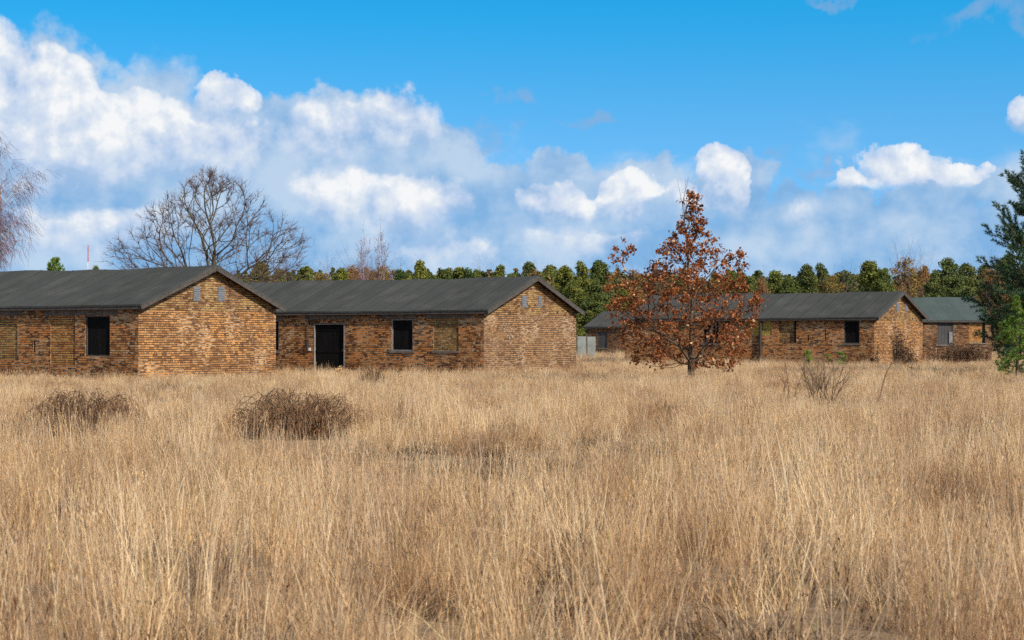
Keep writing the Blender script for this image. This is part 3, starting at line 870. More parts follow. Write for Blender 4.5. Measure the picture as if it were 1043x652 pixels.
def oak():
    r = np.random.default_rng(5)
    Y = 68.0; base = (px(704, Y), Y, 0); k = 1 / 28.0
    t = empty('oak_tree', base); tag(t, 'small oak full of rust-brown dead leaves, standing in the dry grass', 'tree')
    T = Tubes()
    tr, _ = curve_pts((0, 0, -0.2), (0.01, 0, 1), 6.9, 14, 0.03, 0.03, r)
    rows = [(0.55, -48 * k, 44 * k), (1.25, -72 * k, 60 * k), (2.2, -84 * k, 68 * k), (3.0, -88 * k, 72 * k), (3.9, -60 * k, 52 * k), (4.6, -42 * k, 42 * k),
            (5.2, -24 * k, 25 * k), (5.9, -11 * k, 14 * k), (6.5, -7 * k, 10 * k), (6.95, -4 * k, 6 * k)]
    A = fill_crown(r, 860, rows, 0.9, 0.5, 44, 0.50)
    ex = np.concatenate([r.normal((-2.6, 0, 4.65), (0.22, 0.3, 0.25), (20, 3)), r.normal((1.65, 0, 4.55), (0.18, 0.2, 0.15), (12, 3)), r.normal((2.35, 0, 3.0), (0.2, 0.2, 0.15), (10, 3)),
                         r.normal((-2.95, 0, 3.6), (0.15, 0.2, 0.2), (10, 3))])
    A = np.concatenate([A, ex])
    tips = grow_to(T, tr, A, r, 0.0066, 1.95, 0.30, 0.14, skip=2)
    for kk in range(12):
        z = r.uniform(5.3, 6.6); a = r.uniform(0, 6.28)
        pp, _ = curve_pts((np.interp(z, tr[:, 2], tr[:, 0]), 0, z), (0.25 * math.cos(a), 0.25 * math.sin(a), 1), r.uniform(0.7, 1.5), 5, 0.06, 0.02, r)
        T.tube(pp, np.linspace(0.011, 0.004, 6), 3)
    link('trunk', T.mesh('trunk'), M['bark_oak'], t)
    C = []
    for (p, d, pts) in tips:
        if p[2] > 6.0 and r.random() < 0.25: continue
        n = int(r.integers(6, 30)); C.append(p + d * 0.05 + r.normal(0, 0.085, (n, 3)) * (1, 1, 0.85))
        n = int(r.integers(2, 14)); C.append(pts[0] + r.normal(0, 0.09, (n, 3)))
    C = np.concatenate(C); C = C[C[:, 2] > 0.45]
    V, Q = leaf_quads(C, 0.092, r, 1.35)
    rn = np.clip(r.normal(0.5, 0.25, len(C)), 0, 1)
    link('foliage', fast_mesh('oak_leaves', V, Q, rn), M['oak_leaf'], t)


oak()


# ------------------------------------------------------------------ bare trees
def bare_tree(name, base, label, seed, stems, P, mat_b, mat_t, group=None):
    r = np.random.default_rng(seed); t = empty(name, base); tag(t, label, 'tree', group)
    T = Tubes(); tips = []; T2 = Tubes()
    for (p, d, ln, rad) in stems: grow(T, p, d, ln, rad, 0, P, r, tips)
    for (p, d, pts) in tips:                       # fine outer twigs
        for k in range(P.get('fine', 3)):
            q = pts[r.integers(0, len(pts))]
            dd = side_dir(d, R(P.get('fang', 35)) * r.uniform(0.5, 1.2), r)
            if P.get('weep'): dd = dd * 0.5 + np.array([0, 0, -1.0]) * P['weep']
            pp, _ = curve_pts(q, dd, P['flen'] * r.uniform(0.5, 1.2), 3, 0.15, -0.12 if P.get('weep') else 0.05, r)
            T2.tube(pp, np.linspace(P['frad'], P['frad'] * 0.6, 4), 3)
    link('trunk', T.mesh('trunk'), mat_b, t)
    link('crown', T2.mesh('crown'), mat_t, t)
    return t


Yt = 108.0
PB = dict(seg=[7, 6, 5, 4, 3], n=[8, 6, 4, 3], ang=[38, 42, 42, 42], ratio=[0.50, 0.50, 0.52, 0.55], wob=[0.07, 0.11, 0.14, 0.17, 0.2], trop=[0.03, 0.03, 0.035, 0.03, 0.02],
          t0=[0.22, 0.2, 0.2, 0.2], taper=0.30, rr=0.55, fine=3, flen=0.5, frad=0.009)


def wide_bare_tree():
    r = np.random.default_rng(17); k = Yt / F
    t = empty('bare_tree', (px(211, Yt), Yt, 0)); tag(t, 'wide bare broadleaf tree behind the roof of the nearest hut', 'tree')
    z = lambda y: CH + (346 - y) * k
    rows = [(z(288), -88 * k, 84 * k), (z(268), -108 * k, 100 * k), (z(245), -98 * k, 104 * k), (z(222), -72 * k, 84 * k), (z(204), -46 * k, 66 * k), (z(190), -28 * k, 44 * k), (z(181), -16 * k, 22 * k), (z(175), -6 * k, 9 * k)]
    A = fill_crown(r, 1100, rows, 0.75, 0.4, 60, 1.0)
    T = Tubes(); T2 = Tubes()
    tr, _ = curve_pts((0, 0, -0.2), (0.0, 0, 1), 2.6, 5, 0.03, 0.02, r)
    tips = grow_to(T, tr, A, r, 0.012, 2.2, 0.46, 0.13, 0.30)
    for (p, d, pts) in tips:
        for j in range(12):
            q = pts[r.integers(0, len(pts))]; dd = side_dir(d, R(38) * r.uniform(0.3, 1.2), r)
            pp, _ = curve_pts(q, dd, r.uniform(0.25, 0.65), 3, 0.16, 0.05, r); T2.tube(pp, [0.008, 0.007, 0.006, 0.004], 3)
    link('trunk', T.mesh('trunk'), M['bark'], t); link('crown', T2.mesh('crown'), M['twig'], t)


wide_bare_tree()
Yb = 95.0
PBi = dict(seg=[9, 6, 5, 4], n=[13, 6, 4], ang=[30, 36, 38], ratio=[0.28, 0.42, 0.45], wob=[0.04, 0.08, 0.12, 0.15], trop=[0.03, 0.02, -0.02, -0.05],
           t0=[0.2, 0.25, 0.25], taper=0.25, rr=0.5, fine=4, flen=0.8, frad=0.0065, weep=0.5, fang=50)
bare_tree('birch_tree', (px(-37, Yb), Yb, 0), 'bare birch with white limbs and purplish hanging twigs at the left edge', 33,
          [((0, 0, -0.2), (-0.02, 0, 1), 10.2, 0.22), ((0.1, 0, 1.4), (0.20, 0.1, 1), 8.4, 0.15), ((0, 0, 1.6), (-0.25, -0.1, 1), 7.5, 0.12), ((0, 0, 2.2), (0.30, -0.2, 0.95), 5.6, 0.08)],
          PBi, M['birch_bark'], M['birch_twig'])


# ------------------------------------------------------------------ needles and far trees
def pine(name, base, label, seed, H, reach, whorls, mat_n, tuft=0.16, nt_=26, bare=0.0, up=25, lead=0.5, nw=0.006, parts_only=False, group=None):
    """branches in whorls, each tip and side shoot carrying a brush of needles"""
    r = np.random.default_rng(seed); t = empty(name, base); tag(t, label, 'tree', group)
    T = Tubes(); tr, _ = curve_pts((0, 0, -0.2), (0, 0, 1), H + 0.2, 12, 0.02, 0.03, r)
    T.tube(tr, np.linspace(0.022 * H + 0.01, 0.012, 13), 7)
    pts_n, dir_n = [], []
    for i in range(whorls):
        f = (i + 0.5) / whorls; z = H * (bare + (1 - bare) * f) * 0.97
        k = np.interp(z, tr[:, 2], np.arange(13)); q = tr[int(k)]; q = np.array([q[0], q[1], z])
        rc = np.interp(f, reach[0], reach[1])
        nb = int(r.integers(5, 8))
        for b in range(nb):
            az = r.uniform(0, 6.283); e = R(np.interp(f, [0, 1], [up * 0.15, up + 22])) + r.normal(0, 0.1)
            ln = rc * r.uniform(0.65, 1.12)
            d = np.array([math.cos(az) * math.cos(e), math.sin(az) * math.cos(e), math.sin(e)])
            pp, dl = curve_pts(q, d, ln, 5, 0.06, 0.05, r)
            T.tube(pp, np.linspace(0.008 + 0.012 * ln, 0.005, 6), 4)
            m = max(3, int(ln / 0.17))
            for s in range(m):
                u = 0.25 + 0.75 * (s + r.random()) / m; x = u * 5; j = min(int(x), 4); a = pp[j] + (pp[j + 1] - pp[j]) * (x - j)
                dd = pp[j + 1] - pp[j]; dd /= np.linalg.norm(dd)
                sd = side_dir(dd, R(50) * r.uniform(0.6, 1.2), r); sd = sd + np.array([0, 0, 0.35]); sd /= np.linalg.norm(sd)
                sl = (1.05 - u) * ln * 0.45 + 0.10
                sp, sl_d = curve_pts(a, sd, sl, 3, 0.08, 0.08, r); T.tube(sp, np.linspace(0.008, 0.004, 4), 3)
                for w in range(max(1, int(sl / 0.12))):
                    g = (w + 1) / max(1, int(sl / 0.12)) * 3; jj = min(int(g), 2); pts_n.append(sp[jj] + (sp[jj + 1] - sp[jj]) * (g - jj)); dir_n.append(sl_d)
            pts_n.append(pp[-1]); dir_n.append(dl)
    for k in range(5): pts_n.append(tr[-1] - np.array([0, 0, k * lead / 5])); dir_n.append(np.array([0, 0, 1.0]))
    P_ = np.repeat(np.array(pts_n), nt_, axis=0); D_ = np.repeat(np.array(dir_n), nt_, axis=0); n = len(P_)
    P_ = P_ - D_ * r.uniform(0, 0.10, (n, 1))
    v = r.normal(0, 1, (n, 3)); v -= D_ * (v * D_).sum(1)[:, None]; v /= np.linalg.norm(v, axis=1)[:, None]
    nd = D_ * r.uniform(0.5, 1.1, (n, 1)) + v; nd /= np.linalg.norm(nd, axis=1)[:, None]
    ln = tuft * r.uniform(0.6, 1.1, (n, 1)); s = np.cross(nd, r.normal(0, 1, (n, 3))); s /= np.linalg.norm(s, axis=1)[:, None]; s *= nw
    V = np.stack([P_ - s, P_ + s, P_ + nd * ln], axis=1).reshape(-1, 3)
    rr = np.repeat(np.clip(r.normal(0.5, 0.22, len(pts_n)), 0, 1), nt_)
    link('trunk', T.mesh('trunk'), M['bark'], t)
    link('crown', fast_mesh('crown', V, np.arange(3 * n).reshape(-1, 3), np.clip(rr + r.normal(0, .12, n), 0, 1)), mat_n, t)
    return t


pine('pine_tree', (px(1052, 84), 84, 0), 'tall dark blue-green pine at the right edge, rising above all the roofs', 41, 10.2,
     ([0, 0.12, 0.3, 0.55, 0.7, 0.84, 1], [2.3, 2.8, 3.0, 2.4, 2.0, 1.6, 0.4]), 14, M['needle'], tuft=0.19, nt_=26, bare=0.04, up=18, nw=0.010)
pine('pine_tree', (px(1036, 76), 76, 0), 'bushy young pine with light green needles and a long upright leader, at the right edge', 43, 3.45,
     ([0, 0.15, 0.5, 0.75, 1], [1.2, 1.35, 0.85, 0.35, 0.06]), 12, M['needle_young'], tuft=0.14, nt_=40, bare=0.04, up=42, lead=1.0, nw=0.007)


def crown_mesh(name, seed, H, prof, n_cl, n_leaf, size, cl_r, z0=0.1, rough=0.25, spikes=0):
    """leaf clumps on an uneven envelope: prof = (heights fraction, radius)"""
    r = np.random.default_rng(seed); C = []; rn = []
    for i in range(n_cl):
        f = z0 + (1 - z0) * r.random() ** 0.85; rad = np.interp(f, prof[0], prof[1]); a = r.uniform(0, 6.283)
        lump = 1 + rough * math.sin(3 * a + seed + f * 9) + r.normal(0, 0.12)
        rr = rad * lump * (r.random() ** 0.35)
        c = np.array([math.cos(a) * rr, math.sin(a) * rr, f * H]); m = int(n_leaf * r.uniform(0.6, 1.3))
        o = r.normal(0, 1, (m, 3)); o /= np.linalg.norm(o, axis=1)[:, None]; o *= cl_r * r.uniform(0.2, 1.0, (m, 1)) * (1, 1, 0.75)
        C.append(c + o); rn.append(np.clip(r.normal(0.35 + 0.3 * r.random(), 0.2, m), 0, 1))
    for i in range(spikes):
        f0 = r.uniform(0.78, 1.0); rad = np.interp(f0 - 0.12, prof[0], prof[1]) * r.uniform(0.2, 0.95); a = r.uniform(0, 6.283); top = H * (f0 + (0.03 if i == 0 else 0))
        if i == 0: rad = 0.0; top = H * 1.02
        m = 80; u = r.random(m); c = np.stack([math.cos(a) * rad + r.normal(0, 1, m) * 0.30 * u, math.sin(a) * rad + r.normal(0, 1, m) * 0.30 * u, top - u * H * 0.13], -1)
        C.append(c); rn.append(np.clip(r.normal(0.5, 0.2, m), 0, 1))
    C = np.concatenate(C); V, Q = leaf_quads(C, size, r, 1.2)
    return fast_mesh(name, V, Q, np.concatenate(rn))


def twig_crown(name, seed, H, spread, nst=4, fine=3, weep=0.0):
    r = np.random.default_rng(seed); T = Tubes(); tips = []
    P = dict(seg=[5, 4, 3], n=[12, 7], ang=[32, 38], ratio=[0.34 * spread, 0.5], wob=[0.05, 0.1, 0.15], trop=[0.03, 0.03, 0.02], t0=[0.25, 0.2], taper=0.3, rr=0.5)
    for k in range(nst):
        a = r.uniform(0, 6.28); s = 0.16 if k else 0.02
        grow(T, (0, 0, 0), (s * math.cos(a), s * math.sin(a), 1), H * r.uniform(0.85, 1.0), 0.09, 0, P, r, tips)
    T2 = Tubes()
    for (p, d, pts) in tips:
        for k in range(fine):
            pp, _ = curve_pts(pts[r.integers(0, len(pts))], side_dir(d, R(35), r), 0.9, 2, 0.15, 0.03, r); T2.tube(pp, [0.022, 0.018, 0.012], 3)
    return T, T2


PROTO = {}
def far_proto(kind, seed):
    key = (kind, seed)
    if key in PROTO: return PROTO[key]
    H = 10.0
    if kind == 'pine':            # slim pointed
        cm = crown_mesh('crown', seed, H, ([0, 0.2, 0.45, 0.75, 0.92, 1], [1.2, 2.0, 1.8, 1.05, 0.4, 0.05]), 90, 80, 0.20, 0.55, 0.08, 0.3, 7); mat = M['far_pine']
    elif kind == 'round':         # round-topped pine
        cm = crown_mesh('crown', seed, H, ([0, 0.25, 0.5, 0.75, 0.92, 1], [1.5, 2.3, 2.4, 1.7, 0.8, 0.15]), 105, 110, 0.17, 0.62, 0.08, 0.35, 12); mat = M['far_pine']
    elif kind == 'light':
        cm = crown_mesh('crown', seed, H, ([0, 0.25, 0.55, 0.8, 1], [1.6, 2.2, 1.9, 1.1, 0.2]), 100, 105, 0.16, 0.6, 0.05, 0.35, 9); mat = M['far_light']
    elif kind == 'brown':
        cm = crown_mesh('crown', seed, H, ([0, 0.3, 0.6, 0.85, 1], [1.6, 2.2, 2.1, 1.2, 0.3]), 90, 70, 0.13, 0.75, 0.05, 0.4, 6); mat = M['far_brown']
    else: cm = None; mat = None
    if kind in ('pine', 'round', 'light'):
        T = Tubes(); T.tube([(0, 0, -0.3), (0.05, 0, 4), (0, 0, 9.5)], [0.16, 0.12, 0.03], 6); tm = T.mesh('trunk'); tm.materials.append(M['bark'])
    elif kind == 'brown':
        T, T2 = twig_crown('t', seed, 9.8, 1.0, 3); tm = T.mesh('trunk'); tm.materials.append(M['twig'])
    else:
        T, T2 = twig_crown('t', seed, 10.0, 0.8, 2, 4); tm = T.mesh('trunk'); tm.materials.append(M['birch_bark'])
        cm = T2.mesh('crown'); mat = M['birch_twig']
    if not cm.materials: cm.materials.append(mat)
    PROTO[key] = (tm, cm); return PROTO[key]


NAMES = {'pine': 'pine_tree', 'round': 'pine_tree', 'light': 'broadleaf_tree', 'brown': 'bare_tree', 'birch': 'birch_tree'}
DESC = {'pine': 'slim pointed dark green pine', 'round': 'round-topped dark green pine', 'light': 'yellow-green leafy tree', 'brown': 'reddish-brown leafless tree', 'birch': 'thin leafless birch with reddish twigs'}
FAR = []
def far(kind, x, ytop, Y, wpx=None, seed=None):
    FAR.append((kind, x, ytop, Y, wpx, seed))


rr_ = random.Random(4)
# above the middle hut's roof
x = 288
kinds = ['brown', 'pine', 'light', 'pine', 'brown', 'brown', 'light', 'pine', 'brown', 'brown', 'brown', 'pine', 'brown', 'brown', 'light', 'pine', 'pine', 'light', 'round', 'pine', 'light', 'pine', 'pine', 'light', 'pine', 'brown', 'pine', 'light', 'pine', 'pine', 'brown', 'pine', 'pine']
tops = [276, 273, 278, 270, 273, 275, 276, 271, 268, 274, 270, 275, 269, 277, 274, 278, 268, 275, 276, 272, 275, 268, 274, 271, 277, 275, 270, 276, 273, 268, 277, 274, 272]
for k, ty in zip(kinds, tops):
    far(k, x + rr_.uniform(-3, 3), ty + rr_.uniform(-1, 3), 330 + rr_.uniform(-25, 30), rr_.uniform(24, 36)); x += 8.6
far('birch', 372, 257, 300, 11); far('birch', 389, 258, 302, 11)
# big pines between the middle hut and the brown oak
for a in ((560, 274, 285, 24), (575, 268, 230, 30), (592, 264, 225, 34), (610, 266, 228, 32), (584, 284, 205, 30), (606, 286, 206, 32), (626, 274, 240, 28)): far('round', *a)
far('brown', 645, 273, 232, 34); far('brown', 668, 270, 236, 30); far('light', 634, 292, 215, 30); far('round', 690, 279, 250, 30); far('brown', 710, 281, 252, 30)
far('pine', 728, 279, 255, 26); far('light', 745, 276, 250, 28)
# right-hand line
for a in (('light', 763, 276, 225, 30), ('brown', 776, 281, 222, 24), ('round', 790, 272, 235, 32), ('light', 803, 279, 215, 30), ('round', 822, 268, 230, 34), ('round', 836, 267, 236, 26), ('brown', 848, 276, 224, 30),
          ('round', 862, 273, 240, 28), ('light', 886, 263, 215, 42), ('light', 901, 274, 212, 28), ('brown', 922, 261, 216, 40), ('brown', 941, 267, 220, 28), ('round', 966, 258, 205, 44), ('round', 984, 266, 212, 32),
          ('round', 953, 276, 200, 28), ('light', 1003, 266, 222, 30), ('brown', 1010, 275, 200, 32), ('round', 1026, 262, 214, 38), ('brown', 1046, 270, 210, 34), ('round', 1066, 262, 214, 38)): far(*a)
# left: only tops clear the roof
pine('pine_tree', (px(62, 130), 130, 0), 'young pine top showing above the nearest roof, left of the red and white mast', 47, 7.35,
     ([0, 0.2, 0.6, 0.85, 1], [1.5, 1.7, 1.4, 0.9, 0.3]), 15, M['needle_young'], tuft=0.22, nt_=22, bare=0.1, up=38, lead=0.5, nw=0.016)
far('light', 97, 272, 270, 18)
far('light', 262, 266, 190, 26); far('light', 285, 270, 195, 24)


def place_name(x):
    if x < 120: return 'above the nearest roof'
    if x < 288: return 'between the two left huts'
    if x < 380: return "over the middle hut's left end"
    if x < 470: return "over the middle hut's centre"
    if x < 555: return "over the middle hut's right end"
    if x < 634: return 'between the pale gable and the brown oak'
    if x < 750: return 'behind the brown oak'
    if x < 812: return 'just right of the brown oak'
    if x < 875: return "over the right hut's roof"
    if x < 930: return "over the right hut's gable"
    if x < 1000: return 'above the greenish roof'
    return 'behind the tall right-edge pine'


ORD = ['first', 'second', 'third', 'fourth', 'fifth', 'sixth', 'seventh', 'eighth', 'ninth', 'tenth']
FAR.sort(key=lambda a: a[1])
cnt = {}
for a in FAR: cnt.setdefault((a[0], place_name(a[1])), []).append(a)
for i, (kind, x, ty, Y, w, sd) in enumerate(FAR):
    tm, cm = far_proto(kind, (i % 4) + 1)
    pn = place_name(x); same = cnt[(kind, pn)]; o = same.index((kind, x, ty, Y, w, sd))
    lab = f'{DESC[kind]} {pn}' if len(same) == 1 else f'{DESC[kind]} {pn}, {ORD[o]} from left'
    ty = ty + (4.5 if 625 < x < 1000 else 2.2) + rr_.uniform(-3, 4)
    H = CH + (346 - ty) * Y / F; sc = H / 10.0; nat = {'pine': 4.4, 'round': 5.4, 'light': 5.0, 'brown': 5.2, 'birch': 4.6}[kind]
    sx = (w * Y / F / nat) * 1.4
    t = empty(NAMES[kind], (px(x, Y), Y, 0), rr_.uniform(0, 6.28)); t.scale = (sx * rr_.uniform(0.8, 1.25), sx * rr_.uniform(0.9, 1.1), sc)
    tag(t, lab, 'tree', 'far trees along the edge of the wood')
    link('trunk', tm, None, t); link('crown' if kind == 'birch' else 'crown', cm, None, t)


def wood_mass():
    """the wood behind the individual trees reads as one mass"""
    r = np.random.default_rng(77); Vs, Qs, Rn, n0 = [], [], [], 0
    for k in range(420):
        Y = r.uniform(345, 400) if k % 2 else r.uniform(262, 320)
        xx = r.uniform(-60, 1130) if k % 2 else r.uniform(540, 1130)
        top = (277.5 + r.normal(0, 2.5)) if xx < 560 else (283 + r.normal(0, 4))
        if xx < 240: top = 288
        H = CH + (346 - top) * Y / F
        m = 260; C = np.zeros((m, 3)); f = r.random(m) ** 0.7; a = r.uniform(0, 6.28, m); rad = np.interp(f, [0, .3, .7, 1], [2.4, 2.6, 1.7, 0.3]) * r.uniform(0.3, 1, m) * r.uniform(.8, 1.2)
        C[:, 0] = px(xx, Y) + np.cos(a) * rad; C[:, 1] = Y + np.sin(a) * rad; C[:, 2] = f * H
        V, Q = leaf_quads(C, 0.62, r, 1.2); Vs.append(V); Qs.append(Q + n0); n0 += len(V); Rn.append(np.clip(r.normal(r.uniform(.15, .75), 0.15, m), 0, 1))
    me = fast_mesh('far_wood', np.concatenate(Vs), np.concatenate(Qs), np.concatenate(Rn))
    m = leaf_mat('far_wood_foliage', [(0.0, (0.035, 0.06, 0.02)), (0.35, (0.08, 0.11, 0.03)), (0.6, (0.17, 0.12, 0.05)), (1.0, (0.26, 0.18, 0.07))], 0.7, 0.1, 0.1, 0.0)
    tag(link('woodland', me, m), 'far wood of pines and bare trees behind all the huts', 'wood', kind='stuff')


wood_mass()


# reddish-yellow bush behind the nearest gable
def bush(name, x, ytop, Y, wpx, label, mat, seed, leaf=0.10, nleaf=40, cl=60, group=None, stems=True, cat='bush'):
    H = CH + (346 - ytop) * Y / F; wm = wpx * Y / F / 2
    t = empty(name, (px(x, Y), Y, 0)); tag(t, label, cat, group)
    cm = crown_mesh('foliage', seed, H, ([0, 0.3, 0.7, 1], [0.7 * wm, wm, 0.8 * wm, 0.25 * wm]), cl, nleaf, leaf, min(0.35 * wm, 0.5), 0.05)
    link('foliage', cm, mat, t)
    r = np.random.default_rng(seed); T = Tubes()
    for k in range(7):
        a = r.uniform(0, 6.28); pp, _ = curve_pts((0, 0, -0.05), (0.35 * math.cos(a), 0.35 * math.sin(a), 1), H * 0.9, 5, 0.06, 0.02, r); T.tube(pp, np.linspace(0.03, 0.006, 6) * (H / 3 + .2), 4)
    link('stem', T.mesh('stem'), M['bark'], t)
    return t


bush('shrub', 268, 271, 135, 34, 'yellowish evergreen shrub rising behind the right slope of the nearest roof', M['bush_yellow'], 61, 0.14, 60, 80)
PR = dict(PB, seg=[5, 4, 3], n=[8, 6], flen=0.5, fine=4)
bare_tree('bare_shrub', (px(268, 128), 128, 0), 'leafless reddish shrub above the right slope of the nearest roof', 71,
          [((0, 0, 0), (0.1, 0, 1), 5.9, 0.07), ((0, 0, 0), (-0.25, 0.1, 1), 5.7, 0.06), ((0, 0, 0), (0.35, 0, 1), 5.6, 0.06), ((0, 0, 0), (0.0, -.2, 1), 6.1, 0.06)], PR, M['twig'], M['birch_twig'])
bush('shrub', 822.5, 357, 108, 13, 'low green shrub before the right hut, left of its window', M['needle_young'], 62, 0.05, 50, 26)
bush('shrub', 858, 358, 107.5, 13, "low green shrub under the right hut's dark window", M['needle_young'], 63, 0.05, 50, 20)
bush('shrub', 845, 362, 108, 9, "smallest green shrub before the right hut, between two others", M['needle_young'], 64, 0.05, 40, 10)
bush('shrub', 622, 357, 165, 12, 'low dark tuft in front of the small far hut', M['weed'], 65, 0.08, 50, 20)

# far red and white mast
Ym = 900.0
mt = empty('radio_mast', (px(89.5, Ym), Ym, 0)); tag(mt, 'far slender red and white mast above the nearest roof', 'mast')
Hm = CH + (346 - 250) * Ym / F
def paint(name, c):
    m, nt, b = new_mat(name, 0.5, 0.4)
    tc = nt.nodes.new('ShaderNodeTexCoord'); n = noise(nt, X(nt, tc.outputs['Object']), 0.2, 3)
    L(nt, mixc(nt, n, c, tuple(q * 0.8 for q in c)), b.inputs['Base Color']); return m
pr, pw = paint('mast_red', (0.60, 0.12, 0.14)), paint('mast_white', (0.75, 0.72, 0.74))
for k in range(6):
    z0, z1 = Hm * k / 6, Hm * (k + 1) / 6
    T = Tubes(); rr0 = 0.42 - 0.035 * k
    for a in (0, 2.094, 4.189):
        T.tube([(rr0 * math.cos(a), rr0 * math.sin(a), z0), (rr0 * math.cos(a), rr0 * math.sin(a), z1)], [0.10, 0.10], 4)
    for j in range(6):
        zz = z0 + (z1 - z0) * j / 6; zz2 = z0 + (z1 - z0) * (j + 1) / 6
        for q in range(3):
            a, b = q * 2.094, (q + 1) * 2.094; T.tube([(rr0 * math.cos(a), rr0 * math.sin(a), zz), (rr0 * math.cos(b), rr0 * math.sin(b), zz2)], [0.06, 0.06], 3)
    link('mast_section', T.mesh('mast_section'), pw if k % 2 == 0 else pr, mt)


# ------------------------------------------------------------------ bramble mounds, dead sticks
def bramble(x, Y, wpx, ytop, label, seed, n=420):
    r = np.random.default_rng(seed); wm = wpx * Y / F / 2; H = CH + (346 - ytop) * Y / F
    t = empty('bramble_bush', (px(x, Y), Y, 0)); tag(t, label, 'bush', 'dry bramble mounds in the grass')
    T = Tubes(); T2 = Tubes()
    for i in range(n):
        a = r.uniform(0, 6.28); q = r.random() ** 0.5
        p0 = np.array([math.cos(a) * q * wm * 0.75, math.sin(a) * q * wm * 0.6, 0])
        a2 = a + r.normal(0, 0.9); top = H * math.sqrt(max(0.08, 1 - (q * 0.8) ** 2)) * r.uniform(0.6, 1.06)
        reach = wm * r.uniform(0.4, 0.9)
        s = np.linspace(0, 1, 9)
        pp = np.stack([p0[0] + np.cos(a2) * reach * s, p0[1] + np.sin(a2) * reach * s * 0.8, top * np.sin(np.clip(s * 1.25 + .05, 0, 1.35) * math.pi / 1.45)], -1)
        pp[1:] += r.normal(0, 0.025, (8, 3)); pp[:, 2] = np.maximum(pp[:, 2], 0.0)
        (T if i % 5 else T2).tube(pp, np.linspace(0.0085, 0.0040, 9), 3)
        for j in (3, 5, 6, 7):
            if r.random() < 0.6:
                sp, _ = curve_pts(pp[j], r.normal(0, 1, 3) + (0, 0, .3), r.uniform(0.1, 0.28), 3, 0.2, 0, r); T.tube(sp, [0.003, 0.0026, 0.0022, 0.0018], 3)
    link('cane', T.mesh('cane'), M['bramble'], t)
    link('cane', T2.mesh('cane'), M['stem_brown'], t)
    # a few withered leaves
    m = 260; C = np.stack([r.normal(0, wm * 0.45, m), r.normal(0, wm * 0.35, m), H * r.uniform(0.3, 0.95, m)], -1)
    ok = (C[:, 0] / wm) ** 2 + (C[:, 1] / wm) ** 2 + (C[:, 2] / H) ** 2 < 0.95; C = C[ok]
    V, Q = leaf_quads(C, 0.03, r, 1.3); link('foliage', fast_mesh('leaves', V, Q, r.random(len(C))), M['weed'], t)


bramble(88, 31.5, 98, 397, 'small dark bramble mound in the grass before the nearest hut', 81, 260)
bramble(304, 31.0, 114, 398, 'wider dark bramble mound in the grass left of centre', 82, 250)
bramble(380, 60.0, 26, 376, 'low reddish bramble tuft before the middle hut', 83, 130)


def stick_tree(name, x, Y, label, seed, stems, P, fine=False):
    r = np.random.default_rng(seed); t = empty(name, (px(x, Y), Y, 0)); tag(t, label, 'shrub')
    T = Tubes(); tips = []
    for (p, d, ln, rad) in stems: grow(T, p, d, ln, rad, 0, P, r, tips)
    link('stem', T.mesh('stem'), M['bramble' if not fine else 'stem_brown'], t)


PS = dict(seg=[5, 4, 3], n=[5, 3], ang=[50, 45], ratio=[0.45, 0.5], wob=[0.16, 0.2, 0.2], trop=[0.05, 0.05, 0.05], t0=[0.35, 0.3], taper=0.4, rr=0.65)
stick_tree('dead_shrub', 803, 45, 'crooked dead sapling with bare twigs, left of the leafless shrub', 91, [((0, 0, 0), (0.05, 0, 1), 1.15, 0.020), ((0.0, 0, 0.0), (0.55, 0, 0.8), 0.95, 0.015), ((0, 0, 0.0), (-0.35, 0, 1.0), 0.9, 0.014)], PS)
rs = np.random.default_rng(9)
stick_tree('leafless_shrub', 838, 46, 'many-stemmed leafless brown shrub before the right hut', 92,
           [((rs.uniform(-.3, .3), rs.uniform(-.2, .2), 0), (rs.normal(0, .22), rs.normal(0, .2), 1), rs.uniform(0.7, 1.25), 0.012) for k in range(19)],
           dict(PS, n=[6, 4], ang=[30, 35], wob=[.09, .12, .15], ratio=[.38, .45]), True)


def bent_stem():
    Y = 47.0; t = empty('dead_plant', (px(896, Y), Y, 0)); tag(t, 'single bent dead stem arching to the right before the narrow gable', 'dead plant')
    T = Tubes(); k = Y / F
    z = lambda yy: CH + (346 - yy) * k
    pts = np.array([(-1 * k, 0, 0), (1 * k, 0, z(401)), (3 * k, 0, z(392)), (7 * k, .03, z(380)), (12 * k, .05, z(371)), (17 * k, .05, z(369)), (24 * k, .1, z(369.5)), (31 * k, .12, z(374)), (38 * k, .15, z(375))])
    T.tube(pts, np.linspace(0.020, 0.006, 9), 6)
    for q in ((13, 371, -4, 5), (15, 370, -2, 11), (24, 370, 6, 6), (30, 374, 6, -2), (33, 374.5, 4, 8)):
        sx_, sy_, sz_ = [np.interp(q[0] * k, pts[:, 0], pts[:, a]) for a in range(3)]
        T.tube(np.array([(sx_, sy_, sz_), ((q[0] + q[2] * .6) * k, .1, z(q[1] - q[3] * .7)), ((q[0] + q[2]) * k, .1, z(q[1] - q[3]))]), [0.010, 0.007, 0.004], 4)
    link('stem', T.mesh('stem'), M['bramble'], t)


bent_stem()


